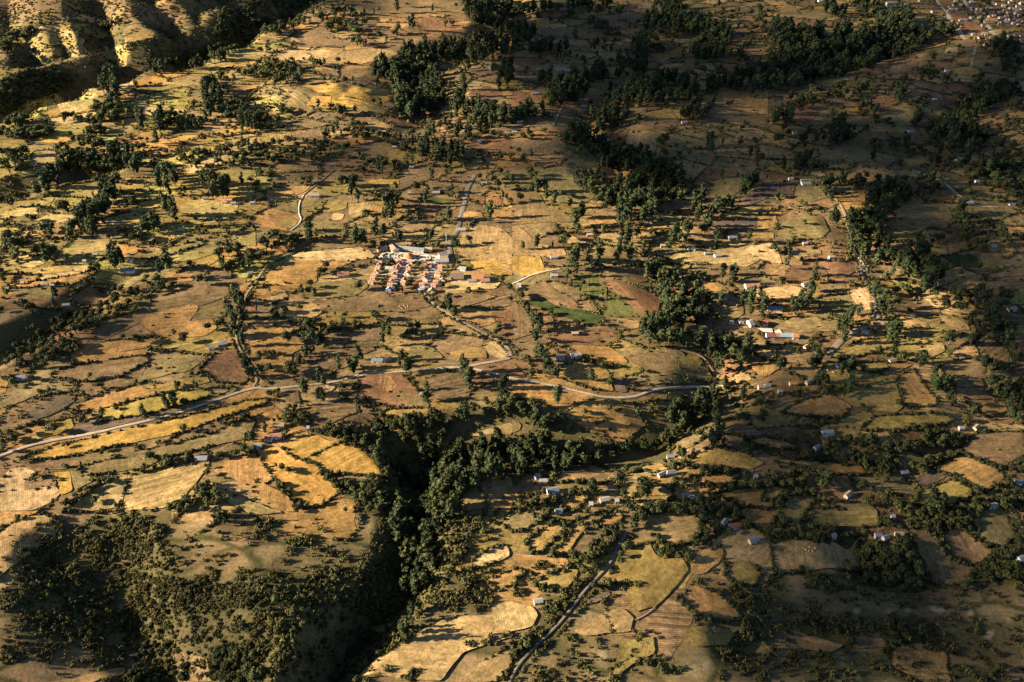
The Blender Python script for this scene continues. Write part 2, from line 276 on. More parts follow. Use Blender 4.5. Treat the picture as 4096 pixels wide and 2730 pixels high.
# ---------------------------------------------------------------- what stands where: photo tiles (4 x 4), a tile measures 2351 x 1568
FIELDS = '''
# 0 0
p 700,120 860,160 865,210 690,180
e 640,190 690,180 870,210 860,235 610,240
p 545,260 600,270 720,320 700,340 605,340
t 170,350 350,310 600,330 620,370 580,420 560,520 400,580 330,520 330,440 190,430
b 490,180 590,80 690,100 690,180 620,200 490,215
o 540,250 740,240 745,310 720,320
b 750,240 880,235 890,280 770,310
t 850,460 960,410 1100,420 1210,495 1140,560 1110,630 1060,560 1000,540 880,550
k 850,340 900,310 940,350
t 940,310 1040,320 1000,345 940,345
k 0,200 210,215 180,260 0,300
b 900,0 1500,50 1780,210 1400,230 1130,190 1130,60
b 0,0 600,0 560,100 300,110 0,90
t 600,370 780,370 760,430 850,500 800,510 700,450 590,450
p 530,850 900,830 930,870 820,1000 740,1030 560,1040 500,950
l:n 110,1030 300,900 530,850 510,960 430,1030 250,1110 100,1100
t 500,1150 800,1120 830,1170 760,1190 560,1175
g 290,1280 420,1240 650,1240 670,1290 540,1320 380,1310
t 180,1340 400,1330 500,1360 440,1390 200,1370
y 1120,970 1230,960 1220,990 1110,1000
y 1600,890 1820,890 1850,920 1650,940
t 1140,940 1400,910 1590,900 1300,950
t 1840,610 2100,570 2240,560 2250,580 1900,620
b 1000,1180 1240,1150 1270,1230 1000,1260
y 1210,1160 1260,1150 1280,1240 1220,1260
g 1540,1270 1680,1245 1820,1250 1700,1300 1560,1300
o 1290,1300 1430,1310 1410,1345 1290,1340
t 1500,760 1700,740 1840,760 1700,800 1480,800
p 2110,500 2351,440 2351,520 2200,530
t 2120,640 2250,700 2351,720 2200,760 2080,720
# 0 1
p:n 0,470 330,430 480,440 700,470 620,580 500,590 330,570 150,530 0,500
t 700,470 880,470 1100,440 1310,490 1300,560 1180,590 1050,570 930,600 760,590 620,580
g:s 420,790 620,770 680,740 760,800 830,815 760,880 1060,960 820,1010 680,1000 700,890 560,850
g:s 830,815 1000,800 1190,800 1270,860 1250,930 1100,960 1060,955 760,880
g 520,890 690,890 680,1000 460,970
k:s 60,860 200,800 400,790 540,860 500,930 460,970 300,970 200,900
p 50,880 200,880 230,910 160,925 60,900
e 420,740 620,710 620,735 420,770
r 920,740 1040,730 1080,760 930,770
b 420,660 750,640 1050,640 1060,700 1190,770 1000,790 910,770 680,690
o 1460,390 1590,390 1580,430 1450,435
p 325,350 440,345 440,385 320,385
t 1780,255 1840,235 1900,235 1915,290 1850,270
b 400,280 640,290 780,370 1200,400 1300,330 1450,330 1600,400 1440,430 1300,490 1100,430 500,430 340,340
r 1450,120 1850,220 2270,310 2100,340 1900,330 1700,400 1600,390 1500,300
b 1000,0 1850,0 1920,60 1880,160 1700,130 1000,200
t 1760,880 1890,850 1880,890 1780,900
r 1950,860 2100,800 2240,820 2270,900 2130,970 1980,930
b 2130,1010 2300,930 2351,940 2351,1030 2150,1040
r 1580,1260 1640,1210 1780,1240 1810,1280 1750,1360 1620,1340
p 120,1340 300,1290 320,1300 130,1350
b:n 340,1010 700,1050 850,1150 860,1200 600,1220 250,1120
# 0 2
t 0,0 150,0 100,30 0,45
k 150,0 600,0 550,30 250,50 100,40
y 30,230 200,190 380,220 250,245
b 60,140 300,100 730,60 740,80 690,120 600,100 250,150
r 40,250 350,260 560,250 800,280 870,370 650,360 300,330
t 640,365 780,375 1020,400 1010,410 800,395
o 940,290 1210,250 1215,280 1050,315
b 790,160 1200,110 1200,170 800,200
k 540,430 720,415 710,490 540,500
k 900,420 1080,430 1140,470 1000,480 880,440
t 1270,350 1380,340 1380,360
o 1250,500 1540,430 1560,480 1400,570 1370,580 1300,510
r 1500,620 1720,550 1650,660 1500,650
r 1390,680 1600,680 1660,740 1440,755
b 590,590 700,610 690,660 580,640
o 170,630 270,630 270,655 160,660
k 160,600 540,590 560,690 430,740 150,740 150,660
k 640,770 1000,720 1090,700 1060,790 800,880 700,850
k 1150,770 1270,760 1240,850 1130,850
b 1090,960 1250,960 1230,1050 1090,1060
r 0,830 120,850 320,890 200,930 0,1000
r 550,930 830,890 900,900 880,960 700,1070 470,1040 450,970
o 1740,890 2000,840 2351,830 2351,1060 2100,1020 1900,970 1760,930
b 1770,970 2000,1020 2351,1070 2351,1190 2100,1140 1790,1080
b 960,1170 1200,1110 1500,1085 1560,1150 1400,1190 1330,1210 1100,1200
r 840,1220 1000,1190 1090,1200 1030,1290 900,1310
t 1020,1310 1110,1220 1310,1230 1330,1380 1280,1420 1180,1410 1060,1370
k:n 1350,1390 1600,1150 1800,1120 2250,1220 2351,1370 2351,1560 1600,1510 1450,1450
r 280,1200 520,1170 600,1190 480,1250 330,1240
b 0,1290 430,1270 490,1340 500,1400 330,1420 200,1400 130,1440 0,1400
b 0,1160 370,1100 400,1140 350,1180 150,1220 0,1200
r 370,1450 580,1410 560,1460 340,1500
k 460,1510 560,1490 780,1470 790,1530 600,1560
k 400,1100 500,1080 700,1110 690,1170 530,1160 390,1160
# 0 3
y 770,210 920,160 980,165 1050,220 960,245 800,235
g 35,140 60,125 100,135 60,155
k 40,80 250,60 260,110 60,120
k 320,120 450,90 620,165 310,180
y 480,260 660,240 640,275 500,280
r 270,230 460,190 450,240 260,260
p 1620,470 1650,440 1740,440 1740,485 1630,490
y 1340,515 1380,490 1470,490 1450,525 1400,530
o 1720,550 1830,530 1880,560 1760,600
b 1400,450 1610,430 1600,480 1400,480
k 1900,530 2100,560 2130,600 2090,660 1880,620
b:s 1160,560 1400,530 1480,600 1460,640 1150,690 1100,660
t 930,600 1050,560 1120,570 1090,610 980,630
r 610,710 820,690 840,720 700,730
t 130,870 270,870 240,920 140,950
r 220,1050 330,1000 460,1005 470,1060 340,1140 240,1110
k 310,1160 650,1060 880,1100 850,1150 500,1160
k 990,1050 1200,990 1360,1010 1310,1150 1270,1190 1120,1130
o 900,1150 1000,1140 1200,1170 1290,1210 1100,1225 950,1210
r 870,1240 1000,1230 1060,1280 1000,1310 880,1280
r 1480,930 1690,900 1740,930 1720,1010 1600,980 1500,970
k 1430,1000 1480,970 1700,1020 1690,1050 1560,1090 1440,1080
b 1900,1030 2000,1010 2130,1040 2080,1080
o 2150,1060 2250,1040 2300,1070 2200,1110
g 1520,1370 1600,1360 1740,1440 1600,1420
k 460,1440 620,1360 800,1350 1000,1400 1150,1440 1160,1500 900,1490 500,1490
g 1210,1450 1400,1470 1510,1500 1300,1520
r 1290,850 1400,820 1450,850 1390,900 1270,890
b 1480,800 1600,770 1650,830
r 960,920 1090,900 1080,940 980,970
r 1640,270 1760,330 1730,370 1660,330
r 1620,110 1780,120 1890,200 1960,260 1980,330 1800,330 1720,210
# 1 0
t 110,0 460,0 440,50 350,40 180,70 150,30
p 0,400 200,330 350,310 420,330 330,350 350,400 100,430 0,460
p 330,460 450,400 700,410 720,440 500,490 310,490
t 690,200 900,155 910,210 840,260 700,215
y 1100,150 1200,115 1320,120 1330,160 1230,190 1110,180
y 1110,220 1250,190 1380,190 1340,220 1200,240
t 1090,80 1250,65 1240,90 1100,100
Y 1160,480 1210,430 1310,405 1310,460 1240,490
o 1020,330 1250,340 1490,300 1510,330 1200,380 1020,380
t 1640,330 1850,250 2000,290 2190,320 2170,420 1950,480 1800,500 1720,470 1900,400 1680,400
o 1340,620 1540,560 1640,570 1650,610 1520,660 1350,670
b 1060,640 1240,590 1290,610 1150,650
t 580,760 900,650 1050,660 1150,690 1000,730 780,770 600,780
g 960,730 1140,680 1220,690 1320,720 1230,770 1130,780 1110,730
t 0,560 200,550 130,600 0,600
t 300,560 380,600 350,650 290,620
p 180,770 330,760 250,800 170,810
y 470,830 600,800 800,770 790,820 560,850 460,870
p 170,880 330,820 420,850 300,900
o 120,930 220,910 400,900 520,880 650,900 680,920 420,960 220,940
k:h 1290,780 1860,640 1880,680 1620,760 1420,800 1300,820
k 1540,800 1800,740 2000,700 2010,750 1800,820 1560,860
o 1780,860 1960,790 2020,810 1900,890 1800,890
o 1500,1030 1540,940 1800,960 1770,1020 1520,1040
k 900,1000 1100,940 1340,950 1300,1000 1180,1080 980,1040
o:h 80,1050 400,1010 700,960 880,910 890,940 750,1010 650,1060 480,1040 300,1080 100,1090
k 80,1090 460,1060 480,1150 470,1220 150,1140
b:h 650,1200 740,1110 890,1070 1090,1160 940,1220 720,1230
b 640,1560 800,1480 1100,1380 1300,1270 1450,1160 1700,1080 2000,1000 2250,980 2270,1030 2100,1070 2090,1150 1900,1230 1500,1290 1300,1390 1000,1540
o 1290,1390 1350,1340 1500,1290 1750,1230 1830,1250 1790,1330 1740,1390 1950,1370 2000,1450 1900,1520 1600,1560 1500,1530 1330,1440
r 2250,1200 2351,1140 2351,1300 2270,1290
k 1750,1350 1900,1240 2080,1240 2070,1330 1950,1370
o 2100,180 2351,60 2351,240 2120,220
b 2000,0 2351,0 2351,60 2200,150 2080,180 2010,100
b 2100,640 2351,580 2351,700 2240,690
y 930,520 1150,490 1180,510 940,560
t 410,250 500,250 480,290 300,350 250,340
# 1 1
g 910,140 1100,75 1320,90 1310,140 1200,155 1100,135 950,160
y 530,200 630,130 860,130 840,200 740,235 600,220
o 80,190 300,150 500,140 480,180 350,240 150,230
t 850,400 860,320 950,295 1050,310 1060,340 1020,400 900,440
o 1060,320 1160,330 1150,400 1040,410
p 670,450 710,395 810,405 800,450 720,460
y 640,330 720,270 840,290 830,350 720,380 620,390
k 470,280 600,260 660,270 600,340 470,310
k 280,330 370,270 390,350 380,390 270,380
y 160,490 270,450 380,470 350,520 170,510
r 1320,300 1480,270 1500,300 1480,330 1330,335
r 1500,470 1520,380 1660,310 1650,430 1640,470
b 1690,330 1820,310 1840,350 1750,390 1690,460
e 1560,290 1580,240 1830,270 1800,310 1600,300
o 1850,420 1920,380 2060,390 2110,460 1900,470
r 1960,290 1980,230 2100,240 2100,320
b 1660,150 1910,150 1900,210 1640,200
r 2160,320 2170,240 2260,260 2240,330
o 2150,380 2351,370 2351,470 2140,450
b 1240,540 1350,500 1640,490 1630,540 1300,560
b 440,700 700,640 900,620 1020,590 1200,600 1000,640 900,710 500,740
p 380,760 700,730 960,710 1050,740 1090,790 1080,810 900,830 600,850 310,830 220,810
o 60,950 310,840 700,830 900,840 820,870 760,900 640,900 560,960 560,1020 420,1100 200,1050 100,1060
t 1840,720 1900,570 2050,500 2250,530 2351,620 2351,870 2180,830 1960,830 1860,820 1900,780
g 1960,830 2180,830 2351,880 2351,960 2140,960 2010,910
k 500,1040 800,1010 1000,1000 1030,1080 900,1160 600,1180 400,1170
t 100,1180 260,1110 300,1160 220,1200 60,1250
b 500,1200 1100,1180 1500,1120 1600,1250 1400,1300 900,1300 600,1280
o 1850,1330 2160,1310 2200,1400 2050,1450 1900,1380
r 2160,1310 2351,1250 2351,1568 2260,1480
o 0,1430 220,1420 320,1530 290,1568 0,1568
p 1780,1010 2250,1030 2200,1090 1800,1110
b 850,1500 1150,1430 1160,1568 850,1568
b 1620,1130 2000,1130 2220,1160 1900,1270 1750,1240
# 1 2
o 710,440 840,390 950,460 970,510 820,530 700,500
p 510,640 560,600 690,665 600,690 510,670
t 0,510 80,520 180,620 320,690 480,720 500,780 400,800 0,780
g 0,790 250,790 300,900 440,905 220,960 100,980 0,920
o 1100,540 1450,510 1590,490 1400,560 1180,580
b 1180,600 1440,590 1450,640 1150,640
v 1820,500 1900,470 2240,420 2250,520 2130,550 1900,540
y 2040,390 2110,345 2300,330 2260,400 2150,405
o 2250,430 2420,410 2440,520 2250,550
y 2180,580 2400,575 2400,630 2200,630
p 2130,740 2200,690 2400,670 2490,860 2280,835
t 1420,850 1560,760 1900,720 2130,720 2270,830 2150,890 1900,870 1720,840 1500,860
b 800,920 1000,900 1140,940 1270,1020 1150,1030 900,960
r 780,980 950,1000 1230,1110 1370,1180 1330,1320 1230,1370 1170,1340 1050,1220 860,1060
m 560,960 760,940 870,1060 870,1200 700,1170 580,1090
G 120,1190 260,1180 400,1240 680,1290 850,1340 830,1410 740,1440 620,1400 480,1350 300,1290 160,1240
m 850,1180 1060,1210 1170,1350 900,1350 820,1310
b 140,1130 170,1060 280,1010 420,1120 550,1170 640,1290 400,1240 280,1180 200,1190
G 700,1110 850,1090 870,1120 760,1160
t 880,1350 1180,1380 1160,1450 1100,1460 960,1400
b 0,1220 90,1220 180,1380 190,1500 0,1568
o 1700,1040 1900,1030 1990,1110 1850,1120
k 1880,1310 2120,1240 2130,1320 2000,1400 1900,1380
b 1600,1440 1750,1390 1870,1360 1800,1470 1650,1510
k 0,0 560,0 570,120 800,160 750,250 700,290 400,300 300,150 200,130 0,180
b 0,200 150,190 260,230 320,340 560,430 540,480 0,500
k 1860,100 2100,30 2130,90 2080,200 1840,310 1800,200
v 2090,250 2230,170 2351,110 2351,250 2200,320
# 1 3
d 510,0 700,10 800,50 880,110 620,80 520,40
t 1090,0 1330,0 1390,70 1210,50
o 1430,20 1560,0 1600,50 1500,80
k:n 1640,60 1780,80 2100,200 2351,380 2351,520 2000,480 1800,350 1740,230 1640,220 1580,100
v 0,120 250,130 230,220 0,250
k 270,140 470,150 550,250 400,290 250,290
g 20,320 30,370 100,370 130,400 110,420 0,400
k 120,480 300,410 510,440 560,560 500,620 120,640 90,600
t 210,770 230,720 480,730 490,780 340,790 290,830
r 560,850 800,820 840,900 720,980 580,990
r 140,980 200,870 500,880 560,960 540,1010 380,1010 130,1030
p -150,1060 0,1080 200,1060 340,1090 350,1150 100,1180 -100,1180
p 740,1110 900,1070 970,1170 970,1280 840,1285 760,1150
t 730,1030 850,1005 870,1040 760,1050
b 420,1060 680,1030 720,1090 700,1120 480,1120
k 160,1380 280,1330 560,1320 700,1420 620,1480 300,1490 150,1420
k 1140,380 1280,300 1640,330 1690,420 1640,540 1500,520 1300,590 1110,540 1180,460
y 1480,720 1640,690 1640,760 1550,800
E 1650,780 1900,780 1950,900 1700,880
y 1940,800 2000,780 2180,890 2100,920 1960,910
o:s 1640,1060 1800,980 1990,1040 1960,1080 1770,1100
y 2200,1140 2351,1080 2351,1240 2230,1230
t 1180,1360 1300,1340 1450,1410 1490,1450 1300,1440 1230,1430
t 1560,1330 1820,1400 1860,1470 1700,1480 1620,1400
b 1140,1160 1400,1180 1560,1270 1600,1330 1400,1330 1160,1330
d 2150,1440 2351,1420 2351,1510 2250,1500
r 2230,700 2351,690 2351,800
k 1700,560 1780,640 1690,680 1650,640
# 2 0
Y:h 920,640 1130,570 1500,490 1620,460 1900,450 1950,480 1900,520 1640,590 1300,680 960,745 915,740
t 1950,460 2110,455 1980,510 1930,520
g:h 250,1050 500,960 900,880 1400,760 1900,640 2351,530 2470,540 2430,590 2300,620 2000,720 1650,850 1000,980 850,1020 500,1080 230,1090
Y 280,900 400,810 560,750 650,710 690,790 560,850 300,920
y 0,1000 200,920 280,900 100,970 0,1020
v 700,770 900,690 900,740 1270,700 1340,720 1180,760 1000,800 760,870 640,870
o 700,600 900,510 1250,420 1430,460 1420,500 1150,560 930,630 740,640
k 1110,380 1500,260 1750,220 1760,270 1500,320 1200,400
y 1350,420 1900,320 1940,380 1640,450 1450,470
b:h 470,290 800,200 1330,130 1380,180 1280,230 1100,330 800,380 500,340
r:h 1830,260 2000,100 2170,60 2300,200 2351,330 2200,400 1990,370 1890,300
k 1400,200 1720,130 1850,200 1700,290 1560,290
o 1090,100 1100,20 1250,0 1568,-30 1480,40 1250,80
k 0,500 200,420 430,400 460,450 200,560 0,620
v 250,660 500,550 690,480 690,540 560,640 450,690 300,730 200,700
k:h 740,1160 1000,1090 1600,950 2000,830 2300,700 2351,740 2280,900 1800,1000 1500,1080 1350,1160 1050,1210 760,1240
p 0,1260 100,1180 230,1160 340,1200 230,1290 220,1380 500,1330 570,1400 460,1490 300,1560 0,1568
b 220,1290 500,1240 520,1330 220,1380
g 500,1210 640,1200 665,1380 560,1420 540,1330
k 640,1190 820,1250 860,1290 680,1370
t:h 570,1568 900,1330 1180,1240 1150,1390 1090,1530 800,1568
t:s 1200,1250 1500,1190 1880,1090 1930,1110 1850,1250 1700,1420 1500,1540 1130,1568 1130,1500
o 1960,1190 2080,1090 2351,1030 2360,1380 2140,1270 1980,1210
p 1190,1230 1205,1230 1110,1530 1095,1530
p 1920,1310 1930,1300 2351,1450 2640,1555 2630,1575 2351,1475
t 1930,1330 2351,1490 2600,1580 2300,1600 2090,1480
b 160,1070 400,1100 740,1100 730,1150 500,1190 200,1140
# 2 1
o 0,0 480,0 440,60 330,120 330,200 260,300 150,330 60,200
r:h 930,330 1060,310 1220,300 1350,320 1450,400 1500,490 1590,580 1580,620 1300,620 1050,560 960,480
k 1290,480 1400,460 1480,480 1590,590 1580,625 1330,590
o 1100,340 1220,320 1300,420 1230,460 1160,470
b 500,100 1050,50 1110,80 900,150 600,150
b:s 360,300 600,170 850,140 870,230 750,260 650,320 380,380
o 980,240 1050,210 1290,205 1380,270 1100,290
k 1370,100 1600,50 1720,150 1600,210 1420,180
o 1760,110 2000,50 2100,80 2130,160 1850,160
p 2070,40 2180,0 2300,80 2320,150 2250,170 2130,120
b:s 1570,330 1900,250 1950,330 1960,540 1700,560 1600,470
r 2220,300 2360,200 2480,330 2351,350
b 270,460 390,450 400,560 330,580 260,520
b:s 380,640 550,590 900,540 920,660 700,760 480,720
g 240,970 440,890 560,870 740,940 430,1090 330,1050
g:h 440,1090 750,940 900,970 1040,1030 1090,1100 1200,1180 1160,1265 960,1230 620,1225 560,1130
g:h 0,1000 200,970 410,1100 560,1140 620,1230 700,1290 790,1370 600,1520 450,1540 300,1390 180,1280 60,1110
o 0,1040 160,1260 90,1320 240,1390 340,1480 370,1568 230,1568 0,1440
t 2000,850 2250,770 2351,740 2351,870 2150,860 1940,880
Y 1700,950 1880,920 1820,1010 1740,1020
k:n 2040,1310 2351,1250 2351,1540 1900,1568 1880,1440
o 2200,1500 2351,1440 2351,1568 2080,1568
b 1350,1130 1500,1120 1480,1230 1380,1240
p 640,400 720,395 730,440 640,490
# 2 2
d:h 430,230 640,190 830,230 880,280 900,340 930,470 720,440 560,380 430,340
v 930,400 960,340 1050,350 1060,470 980,480
k:n 900,100 1080,90 1400,60 1550,100 1600,150 1600,200 1800,250 1830,340 1750,400 1200,420 1060,330 1250,250
b 1050,140 1300,90 1540,180 1580,240 1300,290 1080,190
y 1580,190 1620,120 1720,150 1740,240 1620,210
o 480,40 900,50 1070,200 830,210 650,130
o 0,390 300,400 400,470 410,580 180,540 0,480
o:n 500,700 600,580 800,540 1100,550 1130,620 1210,780 1100,860 1000,960 820,880 640,790
k:n 1190,560 1560,460 1560,560 1360,640 1180,620
t:h 2000,350 2100,270 2180,310 2200,360 2050,390
o 2180,240 2351,190 2351,330 2290,330
t:h 2190,100 2351,80 2440,110 2400,190 2351,180
t:h 400,1240 580,1160 720,1140 960,1190 990,1270 800,1310 440,1290
d:h 1110,1180 1340,1115 1450,1170 1300,1210
d:h 1600,1150 1700,1010 1940,970 2150,1030 2320,1130 2200,1180 2000,1160 1780,1170
o:h 1640,1240 1900,1220 2050,1250 2040,1320 1760,1330
o:h 1850,1410 2140,1350 2351,1340 2500,1330 2490,1440 2351,1540 2100,1520 1950,1440
b:h 1440,890 1600,830 1780,880 1650,970 1540,1010
v 1990,810 2200,790 2351,860 2150,880
o:h 2130,910 2351,880 2600,950 2640,1010 2351,990
o:h 160,1530 330,1470 340,1568 270,1640 130,1568
o:h 440,1440 640,1400 700,1450 560,1568 450,1540
k 0,720 90,760 80,810 0,850
o 0,1420 80,1410 60,1470 0,1490
# 2 3
t:h 80,90 200,20 300,50 270,110 90,110
y:h 580,150 640,80 880,-10 1150,-30 1170,40 1000,100 820,150 700,140
t 1350,60 1620,30 1620,100 1460,170
t:h 1640,110 1800,40 1880,20 1950,150 1700,170
y:h 860,270 880,210 1080,190 1100,250 1000,300
o 1080,210 1340,220 1200,280 1110,270
o:h 1200,320 1330,250 1550,550 1540,590 1270,615 1180,360
y 590,470 760,430 1170,350 1200,480 1240,600 1170,660 1000,650 900,600 790,610 700,540
o:h 110,660 280,560 560,480 770,600 690,690 560,710 350,690
b 0,600 160,500 560,470 480,500 160,570 0,640
y 560,790 690,720 900,640 980,690 960,740 840,820 700,790
y:h 960,700 1020,690 1600,670 1690,720 1640,770 1340,780 1180,830 980,830 850,810
o 0,180 80,180 110,250 0,330
b:h 620,940 870,930 1270,960 1100,1010 800,990
o:h 110,1110 180,1090 560,1110 870,1160 880,1240 600,1220 400,1180
k 1150,1090 1300,1020 1480,1100 1440,1120
b:h 1770,990 1900,850 2351,840 2351,1050 2250,1100 2150,1180 1800,1050
o:h 1500,1170 1770,1040 1950,1110 2160,1220 2170,1290 1980,1400 1850,1310 1690,1240
v 1310,1290 1500,1180 1640,1250 1500,1310 1390,1350
Y:h 1390,1370 1680,1270 1870,1370 1870,1440 1680,1510 1640,1520 1330,1510
o 1950,560 2150,560 2190,600 2170,660 1960,680
r 1990,710 2320,730 2300,770 2000,740
r 1720,440 1950,440 2080,530 1900,540 1740,500
b 1680,330 1960,340 1980,420 1720,430
y:h -40,1330 140,1330 150,1390 0,1480 -60,1480
k:h 100,1568 200,1430 400,1400 430,1480 350,1568 280,1740 40,1700
r:h 2210,1490 2351,1490 2351,1568
b 600,1490 950,1500 980,1568 480,1568
# 3 0
t:n 0,200 200,60 420,40 570,110 520,230 350,340 180,460 0,600
t 450,1568 700,1540 1150,1430 1140,1500 800,1600
b:n 1600,1290 1900,1330 1950,1568 1550,1568
p 1180,1330 1340,1280 1345,1292 1190,1345
# 3 1
t:n 830,1568 950,1500 1200,1280 1500,1100 1700,1000 1940,960 2351,950 2351,1150 1900,1300 1700,1568
p:h 1990,430 2200,310 2310,320 2330,410 2000,530
t:h 1800,1568 2200,1300 2351,1200 2351,1400 2200,1568
o:h 2100,630 2351,530 2480,540 2400,640 2351,680 2200,710
y 1070,1050 1250,1010 1250,1060 1080,1110
p 2160,850 2351,830 2540,880 2600,950 2540,1060 2351,1100 2200,1050
# 3 2
k:h -100,100 0,0 250,-20 330,50 150,150 0,190
d:h 120,270 430,80 490,110 470,190 250,390 170,370
o:h 350,400 640,100 690,160 590,260 540,350 400,420
o:h 730,100 1000,0 1010,50 950,150 830,150
y:h 200,660 400,540 620,540 580,620 490,730 300,720
t:h 1220,100 1270,30 1500,-20 1730,60 1730,200 1640,300 1420,310 1350,240 1240,200
o:h 1640,500 1700,400 1900,310 1950,380 1900,470 1780,570 1640,580
y:n 960,500 1060,270 1230,260 1350,430 1580,440 1620,550 1400,800 1300,880 1120,930 1060,760 1060,640
y:h 1950,560 2130,440 2290,560 2230,680 2050,690
o:h 1520,800 1690,680 1920,770 2110,980 1900,1010 1700,980 1600,870
t:n 560,1100 800,950 1000,880 1120,980 1080,1110 850,1120 650,1150
v 690,820 870,720 910,770 740,850
y:n 1600,1080 1790,1050 2050,1080 1970,1230 1700,1250 1550,1200
y:n 1000,1200 1300,1150 1320,1300 1100,1400 900,1568
# 3 3
t:h 20,290 300,240 400,280 620,290 720,360 830,230 860,550 700,540 400,540 60,570
y:h 360,140 440,-30 990,-30 1010,140 700,130
b:h 1290,170 1390,140 1500,210 1650,420 1880,510 1870,600 1740,690 1490,640 1380,400
b:h 1570,200 1750,140 1900,250 2080,380 1900,480 1700,420
k:h 1850,60 2000,30 2200,60 2270,230 2150,330 2000,300
o 230,1180 400,1140 700,1230 560,1300 330,1260
o:n 1150,1250 1400,1200 1640,1300 1680,1568 1400,1568 1150,1440
b 740,1150 1080,1170 1100,1250 780,1250
'''
